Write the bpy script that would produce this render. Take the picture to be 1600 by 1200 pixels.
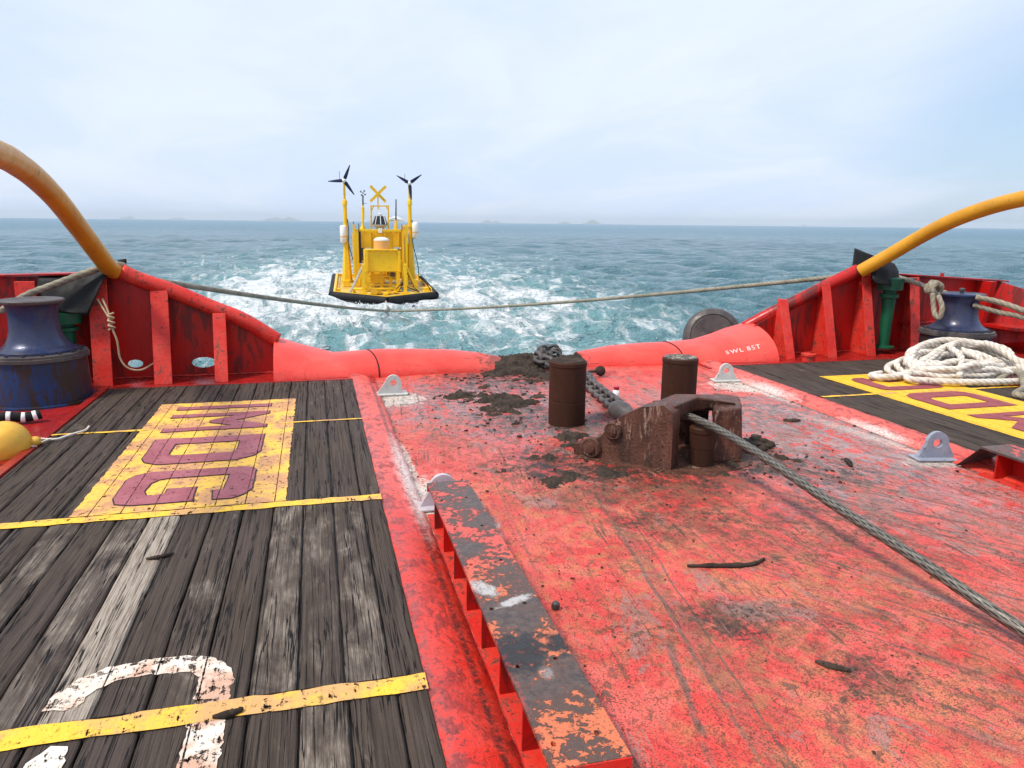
import bpy, bmesh, math, random
import numpy as np
from mathutils import Vector, Matrix
R = math.radians
random.seed(7); rng = np.random.default_rng(7)
scene = bpy.context.scene
for o in list(bpy.data.objects): bpy.data.objects.remove(o)

# ------------------------------------------------------------------ camera
H = 2.1; F = 1170.0
RX = Vector((0.96821, -0.25, 0.01)); 
def _basis():
    roll = math.atan(17/1600.); d = (600-348.5)*math.cos(roll); p = math.atan(d/F)
    up = Vector((math.sin(roll)*math.cos(p), -math.cos(roll)*math.cos(p), -math.sin(p)))
    y = Vector((490-800, 340+490*17/1600-600, F)); y -= up*y.dot(up); y.normalize()
    x = y.cross(up)
    return x, y, up          # ship axes seen from the camera (x right, y down, z forward)
AX, AY, AZ = _basis()
def ray(px, py):
    v = Vector((px-800, py-600, F)); return Vector((AX.dot(v), AY.dot(v), AZ.dot(v)))
def at(px, py, Y):           # the point at distance Y aft along the ship seen at a pixel of the 1600x1200 photo
    v = ray(px, py); return Vector((0, 0, H)) + v*(Y/v.y)
def gz(px, py, z=0.0):
    v = ray(px, py); return Vector((0, 0, H)) + v*((z-H)/v.z)
def dep(px, py, d): return Vector((0, 0, H)) + ray(px, py)*(d/F)
if any(c < 0 for c in (AX.x, AY.z)): raise RuntimeError('basis')
cam = bpy.data.cameras.new('camera'); co = bpy.data.objects.new('camera', cam); scene.collection.objects.link(co)
cam.sensor_width = 36; cam.lens = 36*F/1600; cam.clip_start = .05; cam.clip_end = 30000
right = Vector((AX.x, AY.x, AZ.x)); down = Vector((AX.y, AY.y, AZ.y)); fwd = Vector((AX.z, AY.z, AZ.z))
m = Matrix.Identity(4)
for i in range(3): m[i][0] = right[i]; m[i][1] = -down[i]; m[i][2] = -fwd[i]
m[2][3] = H
co.matrix_world = m
scene.camera = co
scene.render.resolution_x = 1024; scene.render.resolution_y = 768
scene.view_settings.view_transform = 'Standard'; scene.view_settings.look = 'None'
scene.view_settings.gamma = 1; scene.view_settings.exposure = 0.28

# ------------------------------------------------------------------ world, sun
SUN_EL, SUN_AZ = R(57), R(-106)         # azimuth from +Y towards +X: from the left, a little behind the camera
w = bpy.data.worlds.new("World"); scene.world = w; w.use_nodes = True
nt = w.node_tree; nt.nodes.clear()
def wn(t, **k):
    n = nt.nodes.new(t)
    for a, b in k.items(): setattr(n, a, b)
    return n
out = wn('ShaderNodeOutputWorld'); bg = wn('ShaderNodeBackground'); bg.inputs[1].default_value = .1
sky = wn('ShaderNodeTexSky', sky_type='NISHITA', sun_disc=False, sun_elevation=SUN_EL, sun_rotation=SUN_AZ)
sky.air_density = 1.0; sky.dust_density = 1.0; sky.ozone_density = 1.2
tc = wn('ShaderNodeTexCoord'); sep = wn('ShaderNodeSeparateXYZ'); nt.links.new(tc.outputs['Generated'], sep.inputs[0])
# clouds on a flat layer: direction / (z + .12)
ad = wn('ShaderNodeMath', operation='ADD'); nt.links.new(sep.outputs[2], ad.inputs[0]); ad.inputs[1].default_value = .14
mx = wn('ShaderNodeMath', operation='MAXIMUM'); nt.links.new(ad.outputs[0], mx.inputs[0]); mx.inputs[1].default_value = .02
def wdiv(s):
    d = wn('ShaderNodeMath', operation='DIVIDE'); nt.links.new(s, d.inputs[0]); nt.links.new(mx.outputs[0], d.inputs[1]); return d.outputs[0]
cb = wn('ShaderNodeCombineXYZ'); nt.links.new(wdiv(sep.outputs[0]), cb.inputs[0]); nt.links.new(wdiv(sep.outputs[1]), cb.inputs[1])
def wnoise(sc, det, off, rough=.55, dist=.4):
    mp = wn('ShaderNodeMapping'); nt.links.new(cb.outputs[0], mp.inputs[0]); mp.inputs['Location'].default_value = off; mp.inputs['Scale'].default_value = (1, .6, 1)
    n = wn('ShaderNodeTexNoise'); nt.links.new(mp.outputs[0], n.inputs['Vector']); n.inputs['Scale'].default_value = sc; n.inputs['Detail'].default_value = det
    n.inputs['Roughness'].default_value = rough; n.inputs['Distortion'].default_value = dist; return n.outputs[0]
def wmr(s, a, b, c=0., d=1.):
    r = wn('ShaderNodeMapRange', interpolation_type='SMOOTHSTEP'); nt.links.new(s, r.inputs[0])
    for i, v in enumerate((a, b, c, d)): r.inputs[i+1].default_value = v
    return r.outputs[0]
def wmix(f, a, b):
    x = wn('ShaderNodeMix', data_type='RGBA')
    if isinstance(f, float): x.inputs[0].default_value = f
    else: nt.links.new(f, x.inputs[0])
    for s, v in ((x.inputs[6], a), (x.inputs[7], b)):
        if isinstance(v, tuple): s.default_value = v+(1,)
        else: nt.links.new(v, s)
    return x.outputs[2]
cover = wmr(wnoise(.5, 5, (3.1, 1.7, 0)), .28, .55, .80, .98)
shade = wmr(wnoise(.9, 6, (9.3, 4.2, 0), .6, .8), .32, .70)
cloud = wmix(shade, (6.1, 7.15, 9.1), (7.2, 7.9, 9.2))
blue = wmix(.5, sky.outputs[0], (4.2, 6.4, 9.2))
def wdot(az, el, a, b):        # clearer patch of sky round one direction
    v = wn('ShaderNodeVectorMath', operation='DOT_PRODUCT'); nt.links.new(tc.outputs['Generated'], v.inputs[0])
    v.inputs[1].default_value = (math.sin(R(az))*math.cos(R(el)), math.cos(R(az))*math.cos(R(el)), math.sin(R(el))); return wmr(v.outputs['Value'], math.cos(R(a)), math.cos(R(b)))
def wm(op, a, b):
    n = wn('ShaderNodeMath', operation=op)
    for i, v in enumerate((a, b)):
        if isinstance(v, float): n.inputs[i].default_value = v
        else: nt.links.new(v, n.inputs[i])
    return n.outputs[0]
clear = wm('MULTIPLY', wdot(52, 0, 17, 4), wmr(wnoise(.8, 5, (1.3, 7.7, 0)), .3, .55, .35, .85))
cover = wm('MULTIPLY', cover, wm('SUBTRACT', 1., clear))
nt.links.new(wmix(cover, blue, cloud), bg.inputs[0]); nt.links.new(bg.outputs[0], out.inputs[0])
sl = bpy.data.lights.new('sun', 'SUN'); sl.energy = 3.2; sl.angle = R(9); sl.color = (1, .92, .80)
so = bpy.data.objects.new('sun', sl); scene.collection.objects.link(so)
sd = Vector((math.sin(SUN_AZ)*math.cos(SUN_EL), math.cos(SUN_AZ)*math.cos(SUN_EL), math.sin(SUN_EL)))
so.rotation_euler = sd.to_track_quat('Z', 'Y').to_euler()

# ------------------------------------------------------------------ material language
class G:
    def __init__(s, name):
        s.m = bpy.data.materials.new(name); s.m.use_nodes = True; s.t = s.m.node_tree
        s.b = s.t.nodes['Principled BSDF']; s.o = s.t.nodes['Material Output']
    def node(s, t, **k):
        n = s.t.nodes.new(t)
        for a, b in k.items(): setattr(n, a, b)
        return n
    def put(s, sock, v):
        if isinstance(v, bpy.types.NodeSocket): s.t.links.new(v, sock)
        elif isinstance(v, tuple) and len(v) == 3 and sock.type == 'RGBA': sock.default_value = v+(1,)
        else: sock.default_value = v
    def pos(s, obj=False):
        return s.node('ShaderNodeTexCoord').outputs['Object'] if obj else s.node('ShaderNodeNewGeometry').outputs['Position']
    def xyz(s, v):
        n = s.node('ShaderNodeSeparateXYZ'); s.put(n.inputs[0], v); return n.outputs
    def comb(s, x, y, z):
        n = s.node('ShaderNodeCombineXYZ')
        for i, v in enumerate((x, y, z)): s.put(n.inputs[i], v)
        return n.outputs[0]
    def map(s, v, sc=(1, 1, 1), loc=(0, 0, 0), rot=(0, 0, 0)):
        n = s.node('ShaderNodeMapping'); s.put(n.inputs[0], v)
        n.inputs['Scale'].default_value = sc; n.inputs['Location'].default_value = loc; n.inputs['Rotation'].default_value = rot
        return n.outputs[0]
    def noise(s, v, sc, det=4, rough=.55, dist=0.):
        n = s.node('ShaderNodeTexNoise'); s.put(n.inputs['Vector'], v); n.inputs['Scale'].default_value = sc
        n.inputs['Detail'].default_value = det; n.inputs['Roughness'].default_value = rough; n.inputs['Distortion'].default_value = dist
        return n.outputs[0]
    def vor(s, v, sc, feat='F1', out='Distance'):
        n = s.node('ShaderNodeTexVoronoi', feature=feat); s.put(n.inputs['Vector'], v); n.inputs['Scale'].default_value = sc; return n.outputs[out]
    def ma(s, op, a, b=0., c=None):
        n = s.node('ShaderNodeMath', operation=op); s.put(n.inputs[0], a); s.put(n.inputs[1], b)
        if c is not None: s.put(n.inputs[2], c)
        return n.outputs[0]
    def st(s, v, a, b, lo=0., hi=1.):
        n = s.node('ShaderNodeMapRange', interpolation_type='SMOOTHSTEP'); s.put(n.inputs[0], v)
        for i, x in enumerate((a, b, lo, hi)): s.put(n.inputs[i+1], x)
        return n.outputs[0]
    def mix(s, f, a, b):
        n = s.node('ShaderNodeMix', data_type='RGBA'); s.put(n.inputs[0], f); s.put(n.inputs[6], a); s.put(n.inputs[7], b); return n.outputs[2]
    def mul(s, *a):
        r = a[0]
        for x in a[1:]: r = s.ma('MULTIPLY', r, x)
        return r
    def mx(s, *a):
        r = a[0]
        for x in a[1:]: r = s.ma('MAXIMUM', r, x)
        return r
    def add(s, *a):
        r = a[0]
        for x in a[1:]: r = s.ma('ADD', r, x)
        return r
    def blob(s, X, Y, cx, cy, rx, ry, rot=0., warp=None, k=.35):      # 1 inside an ellipse, ragged edge
        dx = s.ma('SUBTRACT', X, cx); dy = s.ma('SUBTRACT', Y, cy); c, n = math.cos(rot), math.sin(rot)
        u = s.add(s.mul(dx, c/rx), s.mul(dy, n/rx)); v = s.add(s.mul(dx, -n/ry), s.mul(dy, c/ry))
        d = s.ma('SQRT', s.add(s.mul(u, u), s.mul(v, v)))
        if warp is not None: d = s.add(d, s.mul(s.ma('SUBTRACT', warp, .5), 2.2))
        return s.st(d, 1+k, 1-k)
    def attr(s, name):
        n = s.node('ShaderNodeAttribute'); n.attribute_name = name; return n.outputs['Fac']
    def bump(s, h, dist=.01, st=1., prev=None):
        n = s.node('ShaderNodeBump'); s.put(n.inputs['Height'], h); n.inputs['Distance'].default_value = dist; n.inputs['Strength'].default_value = st
        if prev is not None: s.put(n.inputs['Normal'], prev)
        return n.outputs[0]
    def fin(s, col=None, rough=None, norm=None, metal=None, spec=None):
        for k, v in (('Base Color', col), ('Roughness', rough), ('Normal', norm), ('Metallic', metal), ('Specular IOR Level', spec)):
            if v is not None: s.put(s.b.inputs[k], v)
        return s.m

def paint(name, c1, c2, dirt=(.05, .035, .03), dirtamt=.35, rust=None, rough=(.3, .55), sc=1., streak=False, bumpd=.004, metal=0., spec=.35, rth=.80):
    g = G(name); p = g.pos(True)
    q = g.map(p, (1, 1, .25)) if streak else p
    n1 = g.noise(q, 2.2*sc, 5, .6, .5); n2 = g.noise(p, 14*sc, 5, .65); n3 = g.noise(q, 6*sc, 6, .7, 1.)
    col = g.mix(g.st(n1, .3, .7), c1, c2)
    if rust: col = g.mix(g.st(g.add(n3, g.mul(n1, .4)), rth, rth+.12), col, rust)
    d = g.mul(g.st(n2, .56, .70), g.st(n3, .42, .6))
    col = g.mix(g.mul(d, dirtamt*2), col, dirt)
    fine = g.noise(p, 90*sc, 3, .6)
    col = g.mix(g.mul(g.st(fine, .60, .72), dirtamt), col, dirt)
    nb = g.bump(g.add(g.mul(n2, .6), g.mul(n1, 1.5), g.mul(fine, .2)), bumpd, .8)
    return g.fin(col, g.st(n3, .3, .7, rough[0], rough[1]), nb, metal, spec)

RED = paint('shaded_red_paint', (.50, .009, .006), (.38, .010, .007), dirtamt=.6, rust=(.16, .012, .010), rth=.70, rough=(.25, .5), streak=True)  # base red darkened to carry the shade inside the bulwarks
PINK = paint('sunbleached_red_paint', (.82, .060, .050), (.74, .095, .075), dirt=(.2, .05, .04), dirtamt=.10, rough=(.3, .48), sc=.7, bumpd=.006)
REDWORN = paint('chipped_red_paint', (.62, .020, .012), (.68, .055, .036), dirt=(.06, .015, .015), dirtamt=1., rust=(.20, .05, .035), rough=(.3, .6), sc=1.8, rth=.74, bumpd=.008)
YEL = paint('yellow_pipe_paint', (.66, .32, .018), (.54, .25, .014), dirt=(.12, .06, .02), dirtamt=.35, rust=(.10, .04, .02), rth=.86, bumpd=.006, rough=(.28, .5), streak=False)
BROWN = paint('oiled_brown_steel', (.052, .019, .010), (.033, .013, .007), dirt=(.012, .008, .006), dirtamt=.5, rough=(.5, .75), sc=1.4, streak=True, spec=.2)
GREASE = paint('greasy_rusted_steel', (.15, .058, .036), (.045, .020, .013), dirt=(.010, .008, .007), dirtamt=1., rust=(.34, .20, .15), rough=(.3, .6), sc=3., streak=True, bumpd=.03, spec=.3, rth=.76)
BLUE = paint('worn_blue_paint', (.010, .036, .125), (.010, .024, .07), dirt=(.012, .010, .012), dirtamt=1., rust=(.035, .018, .012), rough=(.3, .55), sc=1.5, streak=True, rth=.64)
DRUM = paint('rubbed_blue_steel', (.025, .045, .125), (.05, .05, .075), dirt=(.10, .08, .09), dirtamt=.5, rough=(.2, .45), sc=1.2, metal=.25)
GREEN = paint('green_paint', (.006, .10, .045), (.006, .07, .035), dirtamt=.25, rough=(.35, .55))
RUBBER = paint('black_rubber', (.008, .008, .009), (.016, .016, .018), dirt=(.05, .05, .05), dirtamt=.25, rough=(.5, .75), spec=.2)
DARKPL = paint('grimy_grey_steel', (.05, .045, .045), (.10, .085, .08), dirt=(.015, .012, .012), dirtamt=.8, rough=(.3, .6), sc=2.)
GREYPT = paint('grey_paint', (.44, .45, .43), (.55, .55, .52), dirt=(.12, .09, .08), dirtamt=.6, rough=(.35, .55), sc=2.)
FLAKY = paint('flaking_paint', (.05, .035, .03), (.10, .08, .07), dirt=(.02, .015, .01), dirtamt=.8, rust=(.6, .55, .42), rough=(.4, .7), sc=4., rth=.72)
WORNW = paint('faded_white_stencil', (.78, .66, .62), (.76, .42, .38), dirt=(.70, .12, .10), dirtamt=.6, sc=4.)
LILAC = paint('pale_lilac_paint', (.56, .50, .53), (.42, .38, .42), dirt=(.12, .09, .08), dirtamt=.7, rough=(.35, .55), sc=2.)
STEELG = paint('blue_grey_paint', (.22, .24, .31), (.32, .34, .40), dirt=(.06, .05, .05), dirtamt=.6, rough=(.35, .55), sc=2.)
MUD = paint('dried_mud', (.070, .050, .038), (.030, .022, .018), dirt=(.012, .009, .008), dirtamt=.8, rough=(.7, .95), sc=3., bumpd=.02, spec=.15)
BUOYY = paint('buoy_yellow_paint', (.88, .56, .014), (.84, .49, .010), dirt=(.16, .08, .02), dirtamt=.4, rust=(.34, .15, .02), rth=.84, rough=(.3, .5), sc=.9)
BUOYD = paint('buoy_deck_paint', (.70, .48, .10), (.42, .28, .06), dirt=(.12, .08, .03), dirtamt=.5, rough=(.4, .6), sc=1.)
WHITE = paint('white_plastic', (.80, .80, .78), (.74, .74, .72), dirt=(.4, .35, .3), dirtamt=.12, rough=(.3, .5))
FLOATY = paint('yellow_float_vinyl', (.78, .48, .07), (.66, .36, .04), dirt=(.2, .12, .04), dirtamt=.3, rough=(.3, .5), sc=1.5)
NAVY = paint('navy_blade', (.008, .012, .06), (.01, .015, .05), dirtamt=.1)
ORANGE = paint('orange_cap', (.80, .42, .12), (.74, .36, .10), dirtamt=.05)
MAROON = paint('red_cap', (.4, .01, .03), (.35, .01, .03), dirtamt=.05)

def solar_mat():
    g = G('solar_cells'); p = g.pos(True)
    return g.fin((.012, .013, .02), .15)
SOLAR = solar_mat()

def rope_mat(name, c1, c2, cd, sc=8.):
    g = G(name); p = g.pos(); n = g.noise(p, sc, 5, .6); n2 = g.noise(p, sc*9, 4, .7); tw = g.attr('groove')
    col = g.mix(g.st(n, .35, .7), c1, c2)
    col = g.mix(g.mul(tw, .75), col, cd); col = g.mix(g.mul(g.st(n2, .5, .72), .4), col, cd)
    return g.fin(col, .8, g.bump(n2, .004, .8))
ROPEW = rope_mat('white_hawser', (.78, .73, .66), (.58, .51, .42), (.16, .11, .08), 5.)
ROPET = rope_mat('weathered_rope', (.34, .30, .22), (.20, .175, .13), (.07, .06, .05), 5.)
ROPES = rope_mat('thin_tan_rope', (.48, .34, .20), (.55, .42, .28), (.2, .13, .08), 20.)
def wire_mat():
    g = G('greased_wire_rope'); p = g.pos(); n = g.noise(p, 30, 4, .6); tw = g.attr('groove')
    col = g.mix(g.st(n, .35, .7), (.20, .185, .155), (.10, .09, .075)); col = g.mix(g.st(tw, .12, .5), col, (.008, .007, .006))
    return g.fin(col, .42, g.bump(g.noise(p, 160, 2), .003, .6), .3)
WIRE = wire_mat()

# ------------------------------------------------------------------ object helpers
C = scene.collection
def tag(o, label=None, cat=None, group=None, kind=None):
    if label: o['label'] = label
    if cat: o['category'] = cat
    if group: o['group'] = group
    if kind: o['kind'] = kind
    return o
def empty(name, loc, label, cat, group=None):
    o = bpy.data.objects.new(name, None); C.objects.link(o); o.location = loc; o.empty_display_size = .1
    return tag(o, label, cat, group)
def link(name, me, mat, parent=None, smooth=None, bevel=0.):
    o = bpy.data.objects.new(name, me); C.objects.link(o)
    if mat: me.materials.clear(); me.materials.append(mat)
    if parent is not None:
        o.parent = parent; 
        wl = Vector(); q = parent
        while q is not None: wl += q.location; q = q.parent
        me.transform(Matrix.Translation(-wl))
    if smooth is not None:
        me.shade_smooth() if smooth is True else None
        if smooth is not True:
            me.shade_smooth(); bm = bmesh.new(); bm.from_mesh(me)
            for e in bm.edges:
                if len(e.link_faces) == 2 and e.calc_face_angle(0) > smooth: e.smooth = False
            bm.to_mesh(me); bm.free()
    if bevel:
        b = o.modifiers.new('bevel', 'BEVEL'); b.width = bevel; b.segments = 2; b.limit_method = 'ANGLE'; b.angle_limit = R(40)
    return o
class MB:
    def __init__(s): s.bm = bmesh.new()
    def box(s, a, b, M=None):
        a, b = Vector(a), Vector(b); v = []
        for z in (a.z, b.z):
            for x, y in ((a.x, a.y), (b.x, a.y), (b.x, b.y), (a.x, b.y)):
                p = Vector((x, y, z)); v.append(s.bm.verts.new(M @ p if M else p))
        for f in ((3, 2, 1, 0), (4, 5, 6, 7), (0, 1, 5, 4), (1, 2, 6, 5), (2, 3, 7, 6), (3, 0, 4, 7)): s.bm.faces.new([v[i] for i in f])
        return s
    def hexa(s, lo, hi):       # two rings of equal length, lower and upper
        a = [s.bm.verts.new(p) for p in lo]; b = [s.bm.verts.new(p) for p in hi]; n = len(a)
        s.bm.faces.new(a[::-1]); s.bm.faces.new(b)
        for i in range(n): s.bm.faces.new((a[i], a[(i+1) % n], b[(i+1) % n], b[i]))
        return s
    def bar(s, p, q, w, h=None, up=(0, 0, 1)):
        p, q = Vector(p), Vector(q); h = h or w; d = (q-p).normalized(); u = Vector(up)
        if abs(d.dot(u)) > .95: u = Vector((0, 1, 0))
        x = d.cross(u).normalized(); y = x.cross(d)
        o = [x*w/2+y*h/2, -x*w/2+y*h/2, -x*w/2-y*h/2, x*w/2-y*h/2]
        return s.hexa([p+k for k in o], [q+k for k in o])
    def tube(s, pts, r, n=12, cap=True):
        pts = [Vector(p) for p in pts]; rr = r if isinstance(r, (list, tuple)) else [r]*len(pts)
        fr = frames(pts); rings = []
        for p, (t, x, y), q in zip(pts, fr, rr):
            rings.append([s.bm.verts.new(p+(x*math.cos(a)+y*math.sin(a))*q) for a in [2*math.pi*i/n for i in range(n)]])
        for a, b in zip(rings, rings[1:]):
            for i in range(n): s.bm.faces.new((a[i], a[(i+1) % n], b[(i+1) % n], b[i]))
        if cap: s.bm.faces.new(rings[0][::-1]); s.bm.faces.new(rings[-1])
        return s
    def lathe(s, c, prof, n=40, axis=(0, 0, 1)):
        c = Vector(c); q = Vector(axis).to_track_quat('Z', 'Y'); rings = []
        for r, z in prof:
            rings.append([s.bm.verts.new(c+q @ Vector((r*math.cos(2*math.pi*i/n), r*math.sin(2*math.pi*i/n), z))) for i in range(n)])
        for a, b in zip(rings, rings[1:]):
            for i in range(n): s.bm.faces.new((a[i], a[(i+1) % n], b[(i+1) % n], b[i]))
        if prof[0][0] > 0: s.bm.faces.new(rings[0][::-1])
        if prof[-1][0] > 0: s.bm.faces.new(rings[-1])
        return s
    def blobm(s, c, r, sub=2, sc=(1, 1, 1), jit=.15):
        c = Vector(c); k = bmesh.ops.create_icosphere(s.bm, subdivisions=sub, radius=r)
        for v in k['verts']:
            v.co = Vector((v.co.x*sc[0], v.co.y*sc[1], v.co.z*sc[2]))*(1+random.uniform(-jit, jit))+c
        return s
    def build(s, name, mat, parent=None, smooth=None, bevel=0.):
        bmesh.ops.recalc_face_normals(s.bm, faces=s.bm.faces)
        me = bpy.data.meshes.new(name); s.bm.to_mesh(me); s.bm.free(); return link(name, me, mat, parent, smooth, bevel)
def frames(pts):
    n = len(pts); T = []
    for i in range(n): T.append((pts[min(i+1, n-1)]-pts[max(i-1, 0)]).normalized())
    u = Vector((0, 0, 1)) if abs(T[0].z) < .9 else Vector((0, 1, 0))
    x = T[0].cross(u).normalized(); out = []
    for t in T:
        x = (x-t*x.dot(t)).normalized(); out.append((t, x, t.cross(x)))
    return out
def spline(pts, step=None, n=None):       # Catmull-Rom, resampled evenly
    P = [Vector(p) for p in pts]; P = [2*P[0]-P[1]]+P+[2*P[-1]-P[-2]]; o = []
    for i in range(1, len(P)-2):
        for k in range(24):
            t = k/24; a, b, c, d = P[i-1:i+3]
            o.append(.5*((2*b)+(c-a)*t+(2*a-5*b+4*c-d)*t*t+(3*b-a-3*c+d)*t**3))
    o.append(P[-2]); A = np.array([tuple(p) for p in o]); s = np.r_[0, np.cumsum(np.linalg.norm(np.diff(A, axis=0), axis=1))]
    if n is None: n = max(4, int(s[-1]/step))
    q = np.linspace(0, s[-1], n); B = np.stack([np.interp(q, s, A[:, i]) for i in range(3)], 1)
    return [Vector(b) for b in B]
def rope(name, pts, r, mat, strands=3, pitch=None, nseg=18, parent=None, depth=.26):
    pitch = pitch or r*7; P = spline(pts, step=min(pitch/9, .05)); fr = frames(P); vs = []; gr = []; s = 0
    for i, (p, (t, x, y)) in enumerate(zip(P, fr)):
        if i: s += (p-P[i-1]).length
        for k in range(nseg):
            a = 2*math.pi*k/nseg; c = abs(math.cos(strands*(a-2*math.pi*s/pitch)/2)); q = r*(1-depth+depth*c**.6)
            vs.append(p+(x*math.cos(a)+y*math.sin(a))*q); gr.append(1-min(1, c*1.7))
    f = []
    for i in range(len(P)-1):
        for k in range(nseg):
            f.append((i*nseg+k, i*nseg+(k+1) % nseg, (i+1)*nseg+(k+1) % nseg, (i+1)*nseg+k))
    f.append(tuple(range(nseg))[::-1]); f.append(tuple((len(P)-1)*nseg+k for k in range(nseg)))
    me = bpy.data.meshes.new(name); me.from_pydata([tuple(v) for v in vs], [], f); me.update()
    me.attributes.new('groove', 'FLOAT', 'POINT').data.foreach_set('value', gr)
    return link(name, me, mat, parent, True)
def shape(polys, depth=0., off=0., M=None, bev=0.):     # closed outlines (holes allowed) in XY -> mesh
    cu = bpy.data.curves.new('c', 'CURVE'); cu.dimensions = '2D'; cu.fill_mode = 'BOTH'; cu.extrude = depth/2; cu.offset = off; cu.bevel_depth = bev
    for pl in polys:
        sp = cu.splines.new('POLY'); sp.points.add(len(pl)-1); sp.use_cyclic_u = True
        for i, p in enumerate(pl): sp.points[i].co = (p[0], p[1], 0, 1)
    return curve_mesh(cu, M)
def curve_mesh(cu, M=None):
    o = bpy.data.objects.new('c', cu); C.objects.link(o); dg = bpy.context.evaluated_depsgraph_get(); dg.update()
    me = bpy.data.meshes.new_from_object(o.evaluated_get(dg)); bpy.data.objects.remove(o)
    if M: me.transform(M)
    return me
def ell(cx, cy, rx, ry, n=24, a0=0, a1=360): return [(cx+rx*math.cos(R(a0+(a1-a0)*i/n)), cy+ry*math.sin(R(a0+(a1-a0)*i/n))) for i in range(n if a1-a0 == 360 else n+1)]
XZ = Matrix.Rotation(R(90), 4, 'X')        # XY outline -> XZ plane (y up)

# ------------------------------------------------------------------ sea
SEA = -1.5
def build_sea():
    ang = np.concatenate([np.linspace(-62, 62, 640), np.linspace(62, 298, 90)[1:-1]])*math.pi/180
    r = [3.]
    while r[-1] < 22000: r.append(r[-1]*(1.0078 if r[-1] < 900 else 1.06))
    r = np.array(r); X = np.outer(r, np.sin(ang+R(15))); Y = np.outer(r, np.cos(ang+R(15)))
    sp = np.maximum(r*.0078, .1)[:, None]
    Z = np.zeros_like(X); g = np.random.default_rng(3)
    for i in range(64):
        lam = .55*(7/.55)**(i/63.) ; th = R(205)+g.normal()*.55; k = 2*math.pi/lam
        amp = .0175*lam**.5*g.uniform(.5, 1.4); ph = g.uniform(0, 6.28)
        fade = np.clip((lam/sp-2.5)/2.5, 0, 1)
        s = np.sin(k*(X*math.sin(th)+Y*math.cos(th))+ph+.9*np.sin(X*.11+i)+.7*np.sin(Y*.13-i))
        Z += fade*amp*(s+.35*(s*s-.5))
    # churned water of the wake and round the buoy
    wk = np.exp(-((X-3.2)/(9+.05*np.abs(Y)))**2)*(Y > 8)*np.exp(-np.maximum(Y-60, 0)/60)
    for i in range(26):
        lam = g.uniform(.8, 3.); th = g.uniform(0, 6.28); k = 2*math.pi/lam
        Z += wk*np.clip((lam/sp-2.5)/2.5, 0, 1)*.009*lam*np.sin(k*(X*math.sin(th)+Y*math.cos(th))+g.uniform(0, 6.28)+1.5*np.sin(X*.35+i)+1.5*np.sin(Y*.31+i))
    # bow wave heaped up against the buoy
    d = np.hypot((X-3.0)/3.0, (Y-33.4)/2.0); Z += .10*np.exp(-((d-1.0)/.35)**2)*(Y < 36)
    n, mth = X.shape; V = np.stack([X, Y, Z+SEA], -1).reshape(-1, 3)
    a = (np.arange(n-1)[:, None]*mth+np.arange(mth)[None]); b = (np.arange(n-1)[:, None]*mth+(np.arange(mth)+1)[None] % mth)
    F_ = np.stack([a, b, b+mth, a+mth], -1).reshape(-1, 4)[:, ::-1]
    me = bpy.data.meshes.new('sea'); me.vertices.add(len(V)); me.vertices.foreach_set('co', V.ravel()); me.loops.add(F_.size); me.polygons.add(len(F_))
    me.loops.foreach_set('vertex_index', F_.ravel()); me.polygons.foreach_set('loop_start', np.arange(len(F_))*4); me.update(calc_edges=True); me.validate()
    me.shade_smooth()
    g = G('sea_water'); p = g.pos(); X, Y, Z = g.xyz(p)
    dist = g.ma('SQRT', g.add(g.mul(X, X), g.mul(Y, Y)))
    # foam region
    wid = g.add(9.0, g.mul(Y, .10)); cx = g.add(3.4, g.mul(Y, .03))
    u = g.ma('DIVIDE', g.ma('SUBTRACT', X, cx), wid); wake = g.ma('POWER', 2.718, g.mul(g.mul(u, u), -1.))
    wake = g.mul(wake, g.st(Y, 150., 40.))
    tex = g.noise(g.map(p, (.16, .10, .3)), 1., 3, .5, .5)
    reg = g.add(wake, g.mul(g.ma('SUBTRACT', tex, .5), 1.2))
    bl = g.mx(g.blob(X, Y, -1.4, 44., 5.2, 17., 0., tex, .7), g.mul(g.blob(X, Y, 8.4, 38., 3.2, 11., 0., tex, .8), .85), g.blob(X, Y, 3.2, 33.0, 4.0, 1.7, 0., tex, .5),
              g.mul(g.blob(X, Y, 0.0, 30., 4.5, 3.0, 0., tex, .8), .8))
    q = g.map(p, (1, .42, 1)); wq = g.node('ShaderNodeTexNoise'); g.put(wq.inputs['Vector'], q); wq.inputs['Scale'].default_value = .8; wq.inputs['Detail'].default_value = 4
    vm = g.node('ShaderNodeVectorMath', operation='MULTIPLY_ADD'); g.put(vm.inputs[0], wq.outputs['Color']); vm.inputs[1].default_value = (2.6, 2.6, 0); g.put(vm.inputs[2], q); wv = vm.outputs[0]
    e1 = g.vor(wv, .6, 'DISTANCE_TO_EDGE'); e2 = g.vor(wv, 1.7, 'DISTANCE_TO_EDGE'); brk = g.noise(q, 1.3, 5, .65, .6); fine = g.noise(q, 7, 5, .75)
    lines = g.mul(g.st(e1, .14, .0), g.st(g.add(brk, g.mul(reg, .12)), .48, .66), g.st(reg, .22, .65)); lines2 = g.mul(g.st(e2, .10, .0), g.st(g.add(brk, g.mul(bl, .12)), .50, .66), g.st(reg, .4, .9))
    lace2 = g.noise(g.map(p, (1, .38, 1), (7, 3, 0)), .55, 10, .70, 1.0)
    pat = g.mul(g.st(g.add(lace2, g.mul(reg, .06), g.mul(bl, .20)), .60, .78), g.st(reg, .12, .45))
    caps = g.mul(g.st(lace2, .66, .72), g.st(Z, SEA+.05, SEA+.14), .7)
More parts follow.
